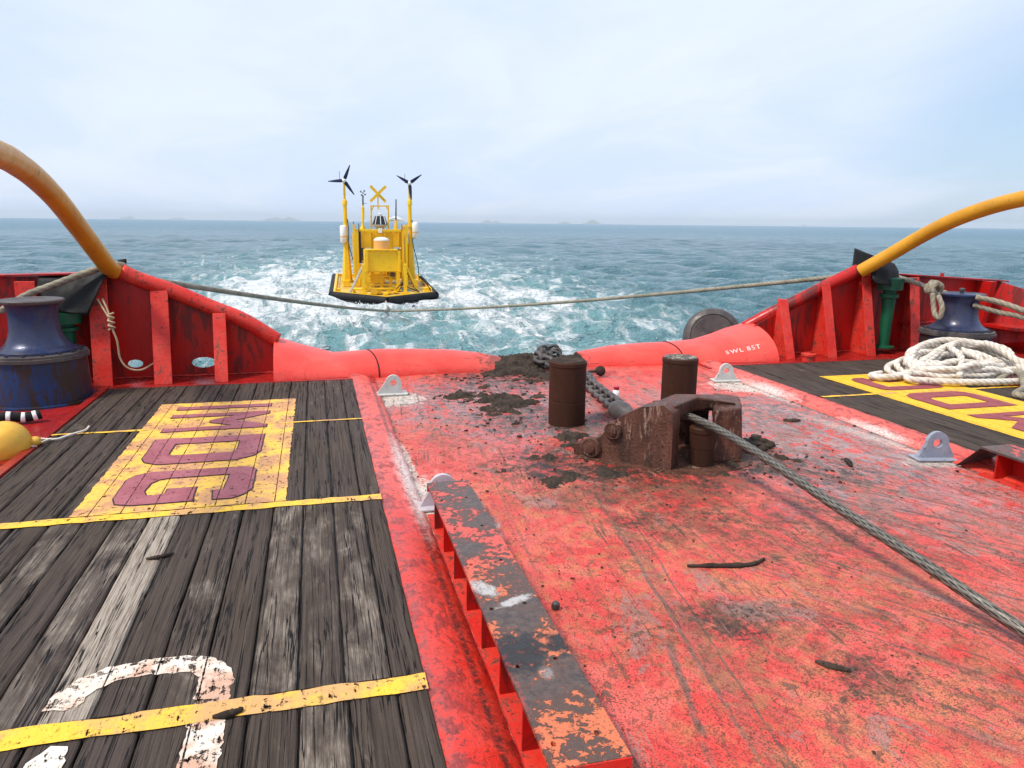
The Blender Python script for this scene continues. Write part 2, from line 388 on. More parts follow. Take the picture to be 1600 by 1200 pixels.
    foam = g.ma('MINIMUM', g.add(g.mul(lines, .7), g.mul(lines2, .35), pat, caps), 1.); foam = g.mul(foam, g.st(fine, .25, .55, .55, 1.)); foam = g.mx(foam, g.mul(g.mx(g.blob(X, Y, 3.0, 32.2, 3.0, .9, 0., brk, .5), g.blob(X, Y, .4, 35., .5, 3., 0., brk, .6), g.blob(X, Y, 6.0, 35., .5, 3., 0., brk, .6)), g.st(fine, .30, .52), .9))
    aer = g.mul(g.st(g.add(reg, g.mul(bl, .7), g.mul(g.ma('SUBTRACT', lace2, .5), 1.5)), .1, 1.1), .85)
    big = g.noise(g.map(p, (.02, .006, 1)), 1., 3, .6)
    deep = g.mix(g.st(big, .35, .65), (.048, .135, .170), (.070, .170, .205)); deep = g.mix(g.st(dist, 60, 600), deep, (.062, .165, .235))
    col = g.mix(aer, deep, (.16, .33, .35)); col = g.mix(foam, col, (.80, .84, .86))
    b1 = g.noise(g.map(p, (1, .8, 1)), 2.0, 7, .66, .5); b2 = g.noise(g.map(p, (.7, 1.1, 1), (3, 1, 0), (0, 0, .4)), .5, 6, .62, .4)
    nb = g.bump(g.add(b1, g.mul(foam, .35), g.mul(g.noise(g.map(p, (1, .8, 1)), 9, 4, .6), .12)), .30, 1.); nb = g.bump(b2, .95, .9, nb); nb = g.bump(g.noise(g.map(p, (.5, 1, 1), (2, 8, 0)), .14, 7, .68, .3), 2.2, .7, nb)
    g.put(g.b.inputs['IOR'], 1.33)
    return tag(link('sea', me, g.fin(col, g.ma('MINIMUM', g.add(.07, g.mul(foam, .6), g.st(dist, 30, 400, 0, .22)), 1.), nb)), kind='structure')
build_sea()

# islands on the horizon (7 km off)
def island(px0, px1, hpx, seed, d=20000.):
    rn = random.Random(seed); py = 341+px0*17/1600
    a = dep(px0, py, d); b = dep(px1, py, d); ax = (b-a); ax.z = 0; L = ax.length; ax.normalize(); dy = Vector((-ax.y, ax.x, 0))
    hh = .8*hpx*d/F; bm = bmesh.new(); nx, ny = 28, 10; grid = []
    pk = [(rn.uniform(.15, .85), rn.uniform(.5, 1), rn.uniform(.08, .22)) for _ in range(4)]; pk[0] = (rn.uniform(.35, .65), 1, .16)
    for j in range(ny+1):
        row = []
        for i in range(nx+1):
            u, v = i/nx, j/ny; e = (4*u*(1-u))**.5*(4*v*(1-v))**.6 if 0 < u < 1 and 0 < v < 1 else 0
            z = max(h*math.exp(-abs((u-c)/w_)**1.4) for c, h, w_ in pk)*e*(1+rn.uniform(-.06, .06))
            p = Vector((a.x, a.y, 0))+ax*(u*L)+dy*((v-.5)*L*.5); row.append(bm.verts.new((p.x, p.y, SEA-4+z*(hh+9))))
        grid.append(row)
    for j in range(ny):
        for i in range(nx): bm.faces.new((grid[j][i], grid[j][i+1], grid[j+1][i+1], grid[j+1][i]))
    me = bpy.data.meshes.new('island'); bm.to_mesh(me); bm.free()
    tag(link('island', me, ISL, smooth=True), kind='structure')
g = G('island_scrub'); ISL = g.fin(g.mix(g.st(g.noise(g.pos(), .01, 5), .4, .6), (.06, .09, .05), (.16, .15, .11)), .9)
for a in ((188, 216, 6, 1), (262, 300, 4, 2), (410, 480, 7, 3), (745, 785, 6, 4), (872, 892, 5, 5), (904, 944, 9, 6), (560, 640, 3, 8), (1250, 1262, 3, 9)): island(*a)

# ------------------------------------------------------------------ hull and steel deck
DZ = -.08
hb = MB(); pl = [(-6.5, -6), (-6.5, 8.5), (-5.2, 11.05), (-.6, 11.3), (7.2, 11.3), (11.8, 11.05), (13.0, 8.5), (13.0, -6)]
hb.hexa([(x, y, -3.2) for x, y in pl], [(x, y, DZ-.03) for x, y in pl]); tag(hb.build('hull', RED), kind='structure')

PADS = [(.886, 9.48), (.90, 5.46), (5.62, 9.36), (5.69, 5.56)]
def steel_deck_mat(name='worn_red_deck'):
    g = G(name); p = g.pos(); X, Y, Z = g.xyz(p)
    nb_ = g.noise(p, .9, 4, .6, .6); n1 = g.noise(p, 2.6, 6, .65, .8); n2 = g.noise(p, 9, 6, .7, .4); n3 = g.noise(p, 34, 5, .7); n4 = g.noise(p, 120, 3, .6)
    st = g.noise(g.map(p, (9, .55, 1), (0, 0, 0), (0, 0, R(4))), 1., 6, .62, .15)
    st2 = g.noise(g.map(g.map(p, rot=(0, 0, R(-32))), (9, .7, 1), (4, 0, 0)), 1., 6, .62, .15)
    streg2 = g.blob(X, Y, 5.0, 4.2, 1.6, 3.2, R(-32), n1)
    col = g.mix(g.st(nb_, .34, .66), (.77, .082, .064), (.72, .050, .036))
    col = g.mix(g.mul(g.st(n1, .42, .62), .7), col, (.80, .15, .115))
    orr = g.mx(g.blob(X, Y, 2.5, 4.0, 1.4, 1.7, 0, n1), g.blob(X, Y, 2.0, 5.6, 1.1, .9, 0, n1), g.blob(X, Y, 2.6, 2.3, 1.0, 1.1, .4, n1), g.mul(g.blob(X, Y, 1.6, 7.4, 1.2, .8, 0, n1), .6))
    col = g.mix(g.mul(orr, g.st(g.add(n2, g.mul(n1, .7)), .78, .96), .75), col, (.62, .20, .085))
    # chalky grey wash
    wash = g.mx(g.mul(g.blob(X, Y, 2.2, 8.9, 1.5, 1.5, 0, n1), .85), g.mul(g.blob(X, Y, 4.9, 6.7, 1.2, 1.9, R(-25), n1), 1.), g.mul(g.blob(X, Y, 5.4, 5.0, .8, 1.3, R(-25), n1), .55),
                g.blob(X, Y, 2.9, 7.4, .8, .35, 0, n1), g.mul(g.blob(X, Y, 4.4, 8.4, .9, .6, 0, n1), .5))
    col = g.mix(g.mul(wash, g.st(g.add(n2, g.mul(st, .5)), .62, .80), .95), col, (.40, .33, .34))
    # drag scratches left by wires and chain
    s1 = g.mul(g.st(st, .62, .72), g.st(nb_, .3, .6), .65); s2 = g.mul(g.st(st2, .52, .66), streg2, .75)
    col = g.mix(g.mx(s1, s2), col, (.27, .15, .115))
    wob = g.mul(g.ma('SUBTRACT', g.noise(g.map(p, (.3, .8, 1)), 1.5, 3), .5), .25)
    def groove(x0, y0, x1, y1, w_, k_=.6):       # a long dragged groove between two deck points
        dx = x1-x0; dy = y1-y0; L = math.hypot(dx, dy); nx, ny = dy/L, -dx/L
        dd = g.ma('ABSOLUTE', g.add(g.mul(g.ma('SUBTRACT', X, x0), nx), g.mul(g.ma('SUBTRACT', Y, y0), ny), g.mul(wob, .35 if L > 2 else .2), g.mul(g.ma('SUBTRACT', n2, .5), w_*1.6)))
        t_ = g.add(g.mul(g.ma('SUBTRACT', X, x0), dx/L/L), g.mul(g.ma('SUBTRACT', Y, y0), dy/L/L))
        return g.mul(g.st(dd, w_, w_*k_*.5), g.st(t_, -.05, .04), g.st(t_, 1.1, .9), g.st(n1, .30, .45))
    tr = g.mx(groove(2.16, 5.5, 1.66, 2.0, .022), groove(2.24, 5.0, 1.78, 2.0, .010), g.mul(groove(2.20, 5.4, 1.72, 2.0, .06), .45), groove(1.75, 3.3, 1.45, 2.2, .03), g.mul(groove(3.9, 5.4, 4.9, 2.6, .03), .8), g.mul(groove(4.3, 5.6, 5.5, 3.4, .05), .6),
              g.mul(groove(3.1, 5.6, 3.3, 3.6, .014), .8), g.mul(groove(3.4, 5.5, 4.5, 3.0, .012), .8), g.mul(groove(2.6, 5.4, 2.5, 3.3, .010), .7), g.mul(groove(4.4, 6.4, 5.6, 4.2, .02), .7), g.mul(groove(1.5, 6.8, 1.25, 4.0, .012), .5))
    col = g.mix(g.mul(tr, .85), col, (.17, .10, .075))
    # paint chips and bare pink
    col = g.mix(g.mul(g.st(g.noise(g.map(p, loc=(5, 5, 0)), 5.5, 7, .72, .5), .70, .74), .9), col, (.62, .52, .50))
    # white paint splashed round the pad eyes
    wp = g.mx(g.blob(X, Y, .90, 9.22, .34, .34, 0, n2, .25), g.blob(X, Y, .84, 5.55, .30, .62, 0, n2, .25), g.blob(X, Y, .73, 6.5, .06, .8, 0, n2, .4), g.blob(X, Y, 5.7, 9.05, .45, .42, R(-30), n2, .25), g.blob(X, Y, 5.74, 8.5, .07, .5, R(0), n2, .8),
              g.mul(g.blob(X, Y, 5.66, 6.35, .09, .8, R(10), n2, .9), .7), g.blob(X, Y, 5.65, 5.6, .3, .16, 0, n2, .3), g.mul(g.blob(X, Y, 1.15, 5.1, .08, .2, 0, n2), .8))
    col = g.mix(g.mul(wp, g.st(n3, .66, .5)), col, (.68, .64, .56))
    # grease, mud stains, specks
    dk = g.mx(g.blob(X, Y, 2.21, 3.42, .24, .20, 0, n1, .5), g.mul(g.blob(X, Y, 2.6, 2.75, .2, .16, 0, n1, .6), .6), g.blob(X, Y, 2.9, 6.2, 1.0, .55, 0, n1, .4), g.mul(g.blob(X, Y, 2.2, 6.2, .5, .35, 0, n1, .5), .8),
              g.blob(X, Y, 3.9, 6.2, .5, .6, 0, n1, .5), g.mul(g.blob(X, Y, 2.7, 5.5, 1.0, .3, 0, n1, .5), .7), g.mul(g.blob(X, Y, 2.4, 8.0, .7, .5, 0, n1, .5), .7), g.mul(g.blob(X, Y, 2.9, 10.4, 1.1, .8, 0, n1, .5), .9),
              g.mul(g.blob(X, Y, 3.1, 7.6, .7, .45, 0, n1, .5), .8), g.mul(g.blob(X, Y, 2.6, 4.9, .5, .3, .4, n1), .5))
    col = g.mix(g.mul(dk, g.st(g.add(n2, g.mul(n3, .5)), .56, .82), .95), col, (.042, .028, .020))
    clus = g.st(g.add(g.noise(p, 2.1, 5, .65, 1.), g.mul(n1, .4), g.mul(dk, .3)), .66, .84)
    n5 = g.noise(g.map(p, (1, .6, 1), (3, 3, 0)), 22, 7, .78, .3); med = g.st(n1, .40, .60)
    n3 = g.noise(g.map(p, (1, .7, 1)), 30, 7, .76, .6)
    sp = g.mx(g.mul(g.st(n2, .585, .615), .9, clus), g.mul(g.st(n3, .575, .60), g.add(.4, g.mul(clus, .6))), g.mul(g.st(n4, .565, .60), g.add(.55, g.mul(clus, .4))), g.mul(g.st(n5, .60, .67), g.add(.15, g.mul(med, .6))))
    col = g.mix(sp, col, g.mix(g.st(n1, .4, .6), (.045, .026, .020), (.14, .075, .055)))
    gw = g.noise(g.map(p, (1, .5, 1), (8, 1, 0)), 1.7, 7, .72, 1.2); col = g.mix(g.mul(g.st(gw, .56, .62), g.st(n3, .60, .50), .75), col, (.30, .20, .17)); col = g.mix(g.mul(g.st(gw, .42, .37), g.st(n3, .42, .52), .75), col, (.15, .07, .045))
    film = g.mx(g.mul(g.blob(X, Y, 3.2, 4.8, 2.0, 1.9, R(-25), n1, .9), .8), g.mul(g.blob(X, Y, 2.3, 3.0, 1.6, 1.2, 0, n1, .9), .6), g.mul(g.blob(X, Y, 3.0, 6.8, 2.0, 1.6, 0, n1, .9), .7))
    fn = g.noise(g.map(g.map(p, rot=(0, 0, R(-12))), (3.5, .8, 1), (6, 6, 0)), 1.6, 9, .74, .8); col = g.mix(g.mul(film, g.st(fn, .46, .62), .75), col, g.mix(g.st(n2, .35, .65), (.14, .065, .035), (.42, .17, .08)))
    # gutter dirt along the edges of the wooden decks
    e = g.mx(g.st(g.ma('ABSOLUTE', g.ma('SUBTRACT', X, .735)), .05, .0), g.st(g.ma('ABSOLUTE', g.ma('SUBTRACT', X, 5.80)), .07, .0))
    col = g.mix(g.mul(e, g.st(n2, .35, .6), .8), col, (.06, .03, .025))
    d1 = g.noise(g.map(g.map(p, rot=(0, 0, R(6))), (26, 1.1, 1), (1, 2, 0)), 1., 8, .72, .2); d2 = g.noise(g.map(g.map(p, rot=(0, 0, R(-34))), (30, 1.3, 1), (4, 2, 0)), 1., 8, .72, .2)
    gate = g.st(g.noise(p, 1.3, 4, .6, .4), .44, .60); gate2 = g.mx(g.mul(g.blob(X, Y, 4.6, 4.4, 1.5, 3.4, R(-34), n1, .6), 1.), g.mul(gate, .35))
    col = g.mix(g.mul(g.st(d1, .565, .60), g.add(.25, g.mul(gate, .6))), col, (.11, .052, .036)); col = g.mix(g.mul(g.st(d2, .54, .59), gate2, .85), col, (.14, .075, .06))
    col = g.mix(g.mul(g.st(d2, .40, .34), gate2, .55), col, (.62, .42, .40)); col = g.mix(g.mul(g.st(d1, .39, .35), g.add(.2, g.mul(gate, .5))), col, (.80, .30, .26))
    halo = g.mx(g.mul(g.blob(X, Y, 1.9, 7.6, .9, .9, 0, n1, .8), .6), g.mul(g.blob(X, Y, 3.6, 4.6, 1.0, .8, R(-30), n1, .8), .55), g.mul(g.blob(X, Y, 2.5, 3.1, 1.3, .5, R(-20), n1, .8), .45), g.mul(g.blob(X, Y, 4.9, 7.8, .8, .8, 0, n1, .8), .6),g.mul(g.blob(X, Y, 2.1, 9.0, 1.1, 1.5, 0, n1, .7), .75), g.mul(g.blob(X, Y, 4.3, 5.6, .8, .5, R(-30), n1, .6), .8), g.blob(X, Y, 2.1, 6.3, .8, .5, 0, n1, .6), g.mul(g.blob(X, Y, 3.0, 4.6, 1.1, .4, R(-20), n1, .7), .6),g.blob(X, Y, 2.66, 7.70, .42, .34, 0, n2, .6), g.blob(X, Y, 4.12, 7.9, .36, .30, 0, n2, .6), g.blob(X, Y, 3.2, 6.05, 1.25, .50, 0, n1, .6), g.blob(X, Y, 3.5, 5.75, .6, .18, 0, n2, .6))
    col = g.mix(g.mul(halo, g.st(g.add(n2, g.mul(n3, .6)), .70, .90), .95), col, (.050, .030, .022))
    wet = g.mx(g.blob(X, Y, 5.0, 6.3, .8, 1.2, R(-20), n1), g.mul(g.blob(X, Y, 2.6, 7.2, 1.2, 1.4, 0, n1), .8))
    ro = g.ma('SUBTRACT', g.st(n2, .3, .7, .34, .62), g.mul(wet, .2))
    h = g.add(g.mul(nb_, 3.), g.mul(n2, .5), g.mul(n3, .28), g.mul(sp, .35), g.mul(dk, n3, .5), g.mul(st, .3))
    return g.fin(col, ro, g.bump(h, .016, 1.), spec=.4)
DECK = steel_deck_mat()
d = MB(); xs = np.linspace(.735, 5.80, 60); ys = np.linspace(-2, 11.4, 140); gr = [[d.bm.verts.new((x, y, DZ+.006*math.sin(x*2.1+y*.8)*math.sin(y*1.3-x)-.004)) for x in xs] for y in ys]
for j in range(139):
    for i in range(59): d.bm.faces.new((gr[j][i], gr[j][i+1], gr[j+1][i+1], gr[j+1][i]))
tag(d.build('steel_deck', DECK, smooth=True), kind='structure')
# sloping red margins between the wood sheathing and the sunken steel deck
def slope_mat():
    g = G('margin_red'); p = g.pos(); X, Y, Z = g.xyz(p); n1 = g.noise(p, 3, 5, .65, .6); n2 = g.noise(g.map(p, (1, .6, 1)), 12, 6, .7, .8); n3 = g.noise(p, 45, 4, .7)
    col = g.mix(g.st(n1, .35, .65), (.66, .026, .012), (.76, .080, .052)); 
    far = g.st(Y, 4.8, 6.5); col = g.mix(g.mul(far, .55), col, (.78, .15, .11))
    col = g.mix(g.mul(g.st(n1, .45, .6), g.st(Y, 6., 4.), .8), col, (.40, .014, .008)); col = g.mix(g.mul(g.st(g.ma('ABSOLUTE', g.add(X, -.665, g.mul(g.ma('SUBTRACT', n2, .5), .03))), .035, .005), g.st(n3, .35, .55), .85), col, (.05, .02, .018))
    edge = g.mx(g.st(g.ma('ABSOLUTE', g.ma('SUBTRACT', X, .425)), .10, .02), g.st(g.ma('ABSOLUTE', g.ma('SUBTRACT', X, 6.10)), .10, .02))
    col = g.mix(g.mul(edge, g.st(n2, .40, .55), .75), col, (.22, .07, .07))
    col = g.mix(g.mul(g.st(n2, .52, .58), .75), col, (.24, .022, .016)); col = g.mix(g.mul(g.st(n3, .57, .62), .7), col, (.07, .022, .018))
    wp = g.mx(g.blob(X, Y, .70, 6.2, .07, 1.0, 0, n2, .8), g.blob(X, Y, 5.83, 8.7, .10, .5, 0, n2, .8), g.blob(X, Y, 5.82, 6.6, .08, .4, 0, n2, .8))
    col = g.mix(g.mul(wp, g.st(n3, .65, .5), .9), col, (.70, .60, .55))
    return g.fin(col, g.st(n1, .3, .7, .3, .5), g.bump(g.add(n2, g.mul(n3, .3), g.mul(n1, 2.)), .008, .9))
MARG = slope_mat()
d = MB()
for x0, x1 in ((.425, .737), (6.10, 5.798)):
    s = 1 if x1 > x0 else -1; cs = [(x0-.05*s, -.05), (x0-.002*s, -.012), (x0+.03*s, -.004), (x0+.10*s, -.010), (x1-.05*s, DZ+.022), (x1, DZ+.002), (x1+.0*s, DZ-.03)]
    rows = [[d.bm.verts.new((x+random.uniform(-.004, .004), y, z+random.uniform(-.002, .002))) for x, z in cs] for y in np.linspace(-2, 10.62, 120)]
    for a, b in zip(rows, rows[1:]):
        for i in range(6): d.bm.faces.new((a[i], a[i+1], b[i+1], b[i]))
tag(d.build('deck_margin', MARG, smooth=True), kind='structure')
# outer red side decks and the strip aft of the wood
REDDK = paint('red_side_deck', (.36, .013, .010), (.24, .012, .010), dirt=(.03, .010, .009), dirtamt=.9, rough=(.15, .4), sc=1.2, bumpd=.01)
d = MB()
d.box((-5.0, -3, -.20), (-2.68, 11.15, -.05)); d.box((9.25, -3, -.20), (12.9, 11.15, -.05)); d.box((-2.679, 10.2, -.20), (.72, 11.1, -.051)); d.box((5.81, 10.2, -.20), (9.249, 11.1, -.051))
d.box((-2.69, -3, -.10), (-2.605, 10.30, .012)); d.box((9.16, -3, -.10), (9.245, 10.05, .012)); d.box((-2.604, 10.21, -.045), (.42, 10.27, .004)); d.box((6.105, 10.08, -.045), (9.15, 10.14, .004))
tag(d.build('side_deck', REDDK, bevel=.006), kind='structure')

# ------------------------------------------------------------------ wooden decks
def wood_mat():
    g = G('weathered_planks'); p = g.pos(); X, Y, Z = g.xyz(p); tone = g.attr('tone'); pid = g.attr('pid')
    v = g.comb(g.add(X, g.mul(pid, 7.)), g.add(Y, g.mul(pid, 31.)), pid)
    fib = g.noise(g.map(v, (85, 1.4, 1)), 1., 6, .68, .25); fib2 = g.noise(g.map(v, (160, 5, 1)), 1., 3, .6)
    crk = g.noise(g.map(v, (26, .55, 1)), 1., 4, .55, .35); cr = g.ma('ABSOLUTE', g.ma('SUBTRACT', crk, .5)); crm = g.mul(g.st(cr, .017, .007), g.st(g.noise(g.map(v, (6, 1.5, 1)), 1., 2), .34, .48))
    wear = g.noise(g.map(v, (7, 1.3, 1)), 1., 7, .68, .4); big = g.noise(g.map(p, (1.2, .8, 1)), 1., 4, .6)
    col = g.mix(g.st(fib, .35, .68), (.038, .027, .020), (.088, .063, .047))
    col = g.mix(g.mul(g.st(big, .35, .7), .5), col, (.075, .055, .050))
    blot = g.noise(g.map(v, (5, 2.2, 1)), 1., 6, .62, .8); wm = g.st(g.add(g.mul(wear, .5), g.mul(blot, .5), g.mul(tone, .34)), .62, .90)
    wm = g.mx(g.mul(wm, g.st(fib, .25, .55)), g.mul(g.st(tone, 1.5, 2.), g.st(fib, .20, .40, .55, .95))); col = g.mix(wm, col, g.mix(g.st(fib2, .4, .6), (.22, .175, .14), (.40, .34, .28)))
    sc = g.noise(p, 26, 6, .75, .5); col = g.mix(g.mul(g.st(sc, .62, .72), .6), col, (.018, .015, .014))
    col = g.mix(crm, col, (.006, .005, .005))
    rp = g.noise(g.map(p, loc=(2, 9, 0)), 7, 5, .7); col = g.mix(g.mul(g.st(rp, .75, .79), .8), col, (.55, .06, .04))
    h = g.add(g.mul(fib, .45), g.mul(fib2, .25), g.mul(crm, -1.6), g.mul(sc, .5), g.mul(wear, .6))
    return g.fin(col, g.st(wear, .3, .7, .62, .85), g.bump(h, .014, 1.), spec=.22)
WOOD = wood_mat()
SEAM0, PW = .265, .215
def planks(secs, xa, xb, seam0, seed):
    rn = random.Random(seed); V = []; Fc = []; T = []; I = []
    for (y0, y1, off, tones) in secs:
        ks = []; x = seam0+off
        while x < xb: x += PW
        ks = [xb]; 
        while x > xa+.04:
            if x < xb-.04: ks.append(x)
            x -= PW
        ks.append(xa)
        for i in range(len(ks)-1):
            x1, x0 = ks[i]-.0055, ks[i+1]+.0055; tn = tones.get(i, rn.uniform(0, .35)); pid = rn.random(); zt = rn.uniform(-.003, 0)
            if rn.random() < .2 and tones is not None and x1-x0 > .15 and off:     # a plank ripped in two narrow ones
                xm = (x0+x1)/2+rn.uniform(-.02, .02); parts = ((x0, xm-.003), (xm+.003, x1))
            else: parts = ((x0, x1),)
            for (u0, u1) in parts:
                n = max(2, int((y1-y0)/.12)); ys = np.linspace(y0+.004, y1-.004, n); prof = [(u0, -.06), (u0, zt-.012), (u0+.008, zt-.002), (u0+.02, zt), (u1-.02, zt), (u1-.008, zt-.002), (u1, zt-.012), (u1, -.06)]
                base = len(V)
                for y in ys:
                    j0 = rn.uniform(-.0025, .0025); j1 = rn.uniform(-.0025, .0025)
                    for k, (a, z) in enumerate(prof): V.append((a+(j0 if k < 3 else (j1 if k > 4 else 0)), y, z+rn.uniform(-.0006, 0)))
                for r_ in range(n-1):
                    for k in range(7): q = base+r_*8+k; Fc.append((q, q+1, q+9, q+8))
                for q in (base, base+(n-1)*8): Fc.append(tuple(range(q, q+8)))
                T += [tn]*(8*n); I += [pid]*(8*n)
    me = bpy.data.meshes.new('wooden_deck'); me.from_pydata(V, [], Fc); me.update()
    for k, dta in (('tone', T), ('pid', I)): me.attributes.new(k, 'FLOAT', 'POINT').data.foreach_set('value', dta)
    bm = bmesh.new(); bm.from_mesh(me); bmesh.ops.recalc_face_normals(bm, faces=bm.faces); bm.to_mesh(me); bm.free()
    return link('wooden_deck', me, WOOD)
B = {0: .05, 1: .50, 2: .42, 3: .55, 4: .05, 5: .42, 6: .15, 7: 2.2, 8: .60, 9: .1, 10: .5, 11: .2}
A = {0: .1, 1: .35, 2: .5, 3: .2, 4: .1, 5: .15, 6: .2}
wd = planks([(8.05, 10.2, 0, {}), (5.66, 8.03, 0.0, {}), (3.20, 5.56, .0, B), (-2, 3.08, .012, A)], -2.603, .425, SEAM0, 5)
tag(wd, kind='structure')
wr = planks([(7.92, 10.07, 0, {}), (5.5, 7.90, 0.0, {}), (-2, 5.48, .03, {})], 6.10, 9.155, 6.30, 8); tag(wr, kind='structure')
d = MB(); d.box((-2.6, -2, -.09), (.42, 10.2, -.05)); d.box((6.105, -2, -.09), (9.155, 10.07, -.05))
tag(d.build('deck_underlay', DARKPL), kind='structure')

def deckpaint(name, c1, c2, wear=.62, stain=None, seam0=SEAM0, seams=True):
    g = G(name); p = g.pos(); X, Y, Z = g.xyz(p); n1 = g.noise(p, 3, 5, .6, .5); n2 = g.noise(p, 16, 7, .72, .4); n3 = g.noise(g.map(p, (60, 6, 1)), 1., 4, .65)
    col = g.mix(g.st(n1, .35, .65), c1, c2)
    if stain: col = g.mix(g.mul(g.st(g.add(n1, g.mul(n2, .4)), .62, .80), .85), col, stain)
    n4 = g.noise(g.map(p, (1, .6, 1)), 42, 6, .75, .4); col = g.mix(g.mul(g.st(n4, .58, .62), .75), col, tuple(c*.16 for c in c1)); col = g.mix(g.mul(g.st(n4, .42, .36), .35), col, tuple(min(.9, c*1.15+.05) for c in c1))
    col = g.mix(g.mul(g.st(n2, .55, .63), .45), col, tuple(c*.35 for c in c1))
    a = g.mul(g.st(g.add(n2, g.mul(n3, .45), g.mul(n1, .18)), wear+.26, wear+.22), 1.)
    if seams:
        fr = g.ma('FRACT', g.add(g.ma('DIVIDE', g.ma('SUBTRACT', X, seam0), PW), 100.5)); sd_ = g.mul(g.ma('ABSOLUTE', g.ma('SUBTRACT', fr, .5)), PW)
        a = g.mul(a, g.st(g.add(sd_, g.mul(g.ma('SUBTRACT', n2, .5), .02)), .001, .0055))
    m_ = g.fin(col, .62, g.bump(g.add(n2, g.mul(n3, .6)), .006, .8)); g.put(g.b.inputs['Alpha'], a); return m_
def ragged(poly, amp=.006, step=.03, seed=1):
    rn = random.Random(seed); o = []
    for i in range(len(poly)):
        a = Vector(poly[i]); b = Vector(poly[(i+1) % len(poly)]); n = max(1, int((b-a).length/step))
        for k in range(n): q = a.lerp(b, k/n); o.append((q.x+rn.uniform(-amp, amp), q.y+rn.uniform(-amp, amp)))
    return o
def rect(x0, y0, x1, y1): return [(x0, y0), (x1, y0), (x1, y1), (x0, y1)]
PY = deckpaint('yellow_deck_paint', (.84, .50, .065), (.78, .42, .09), .695, (.50, .24, .13)); PYL = deckpaint('yellow_line_paint', (.86, .52, .035), (.80, .43, .05), .69, (.60, .32, .14), seams=False)
PYR = deckpaint('yellow_deck_paint_clean', (.86, .50, .015), (.82, .44, .015), .80, None, 6.30)
PP = deckpaint('maroon_deck_paint', (.30, .075, .095), (.36, .11, .13), .73); PPR = deckpaint('maroon_deck_paint_clean', (.27, .05, .055), (.30, .06, .07), .74, None, 6.30)
PB = deckpaint('black_outline_paint', (.02, .012, .015), (.03, .02, .02), .76); PWH = deckpaint('white_deck_paint', (.74, .68, .60), (.66, .52, .40), .635, (.55, .30, .20))
# letter shapes: u reads to the right, v up, height 1
def cham(x0, y0, x1, y1, c): return [(x0+c, y0), (x1-c, y0), (x1, y0+c), (x1, y1-c), (x1-c, y1), (x0+c, y1), (x0, y1-c), (x0, y0+c)]
GL = {'I': [[(0, 0), (.14, 0), (.14, 1), (0, 1)]],
      'M': [[(0, 0), (.135, 0), (.135, .66), (.30, .42), (.40, .42), (.565, .66), (.565, 0), (.70, 0), (.70, 1), (.575, 1), (.35, .66), (.125, 1), (0, 1)]],
      'D': [[(0, 0), (.62, 0), (.74, .04), (.82, .16), (.82, .80), (.72, .95), (.58, 1), (0, 1)], [(.20, .2), (.20, .79), (.50, .79), (.56, .75), (.57, .70), (.57, .24), (.54, .20)]],
      'G': [[(.16, 0), (.60, 0), (.73, .04), (.78, .14), (.78, .58), (.46, .57), (.46, .36), (.56, .36), (.60, .28), (.58, .22), (.48, .19), (.30, .2), (.22, .25), (.19, .34), (.19, .80), (.56, .79), (.57, .71), (.78, .73), (.78, .87), (.70, .96), (.58, 1), (.12, 1), (.04, .96), (0, .87), (0, .16), (.05, .05)]]}
def lettering(parent, place, mp, mb, off):
    for ch, y0 in place:
        T = lambda u, v: off(u, v, y0)
        pol = [ragged([T(u, v) for u, v in pl_], .003, .05, ord(ch)) for pl_ in GL[ch]]
        o = link('letter_outline', shape(pol, 0, .011, Matrix.Translation((0, 0, .0065))), mb, parent)
        o = link('painted_letter', shape(pol, 0, 0, Matrix.Translation((0, 0, .0095))), mp, parent)
pn = link('painted_panel', shape([ragged(rect(-1.79, 5.68, -.30, 9.17), .007, .04)], 0, 0, Matrix.Translation((0, 0, .003))), PY, wd)
lettering(wd, (('I', 8.96), ('M', 8.60), ('D', 7.63), ('G', 6.60)), PP, PB, lambda u, v, y0: (-1.57+v, y0-u))
pn = link('painted_panel', shape([ragged(rect(6.90, 5.42, 8.42, 9.05), .005, .04)], 0, 0, Matrix.Translation((0, 0, .003))), PYR, wr)
lettering(wr, (('I', 5.67), ('M', 6.03), ('D', 7.0), ('G', 8.03)), PPR, PPR, lambda u, v, y0: (8.16-v, y0+u))
for (x0, x1, y0, y1, a, par) in ((-2.60, .42, 5.55, 5.66, 0, wd), (-2.60, .42, 3.06, 3.19, 0, wd), (-2.60, .42, 8.02, 8.065, 0, wd), (6.10, 9.15, 7.87, 7.93, 0, wr)):
    n = 40; xs = np.linspace(x0, x1, n); rn = random.Random(int(y0*10))
    top = [(x, y1+rn.uniform(-.010, .010)) for x in xs]; bot = [(x, y0+rn.uniform(-.010, .010)) for x in xs]
    link('painted_line', shape([bot+top[::-1]], 0, 0, Matrix.Translation((0, 0, .005))), PYL, par)
wl = [(-1.05, 2.3), (-1.18, 2.3), (-1.19, 2.95), (-1.13, 3.04), (-1.06, 3.03), (-1.04, 2.9)]
link('painted_mark', shape([ragged(wl, .006, .03, 3)], 0, 0, Matrix.Translation((0, 0, .0028))), PWH, wd)
wl = [(-.61, 2.0), (-.47, 2.0), (-.455, 2.8), (-.455, 3.40), (-.50, 3.50), (-.58, 3.57), (-.68, 3.605), (-.86, 3.62), (-1.05, 3.59), (-1.16, 3.52), (-1.22, 3.42), (-1.24, 3.30), (-1.10, 3.28), (-1.07, 3.39), (-1.0, 3.46), (-.86, 3.485), (-.66, 3.46), (-.61, 3.40)]
link('painted_mark', shape([ragged(wl, .007, .025, 4)], 0, 0, Matrix.Translation((0, 0, .0035))), PWH, wd)

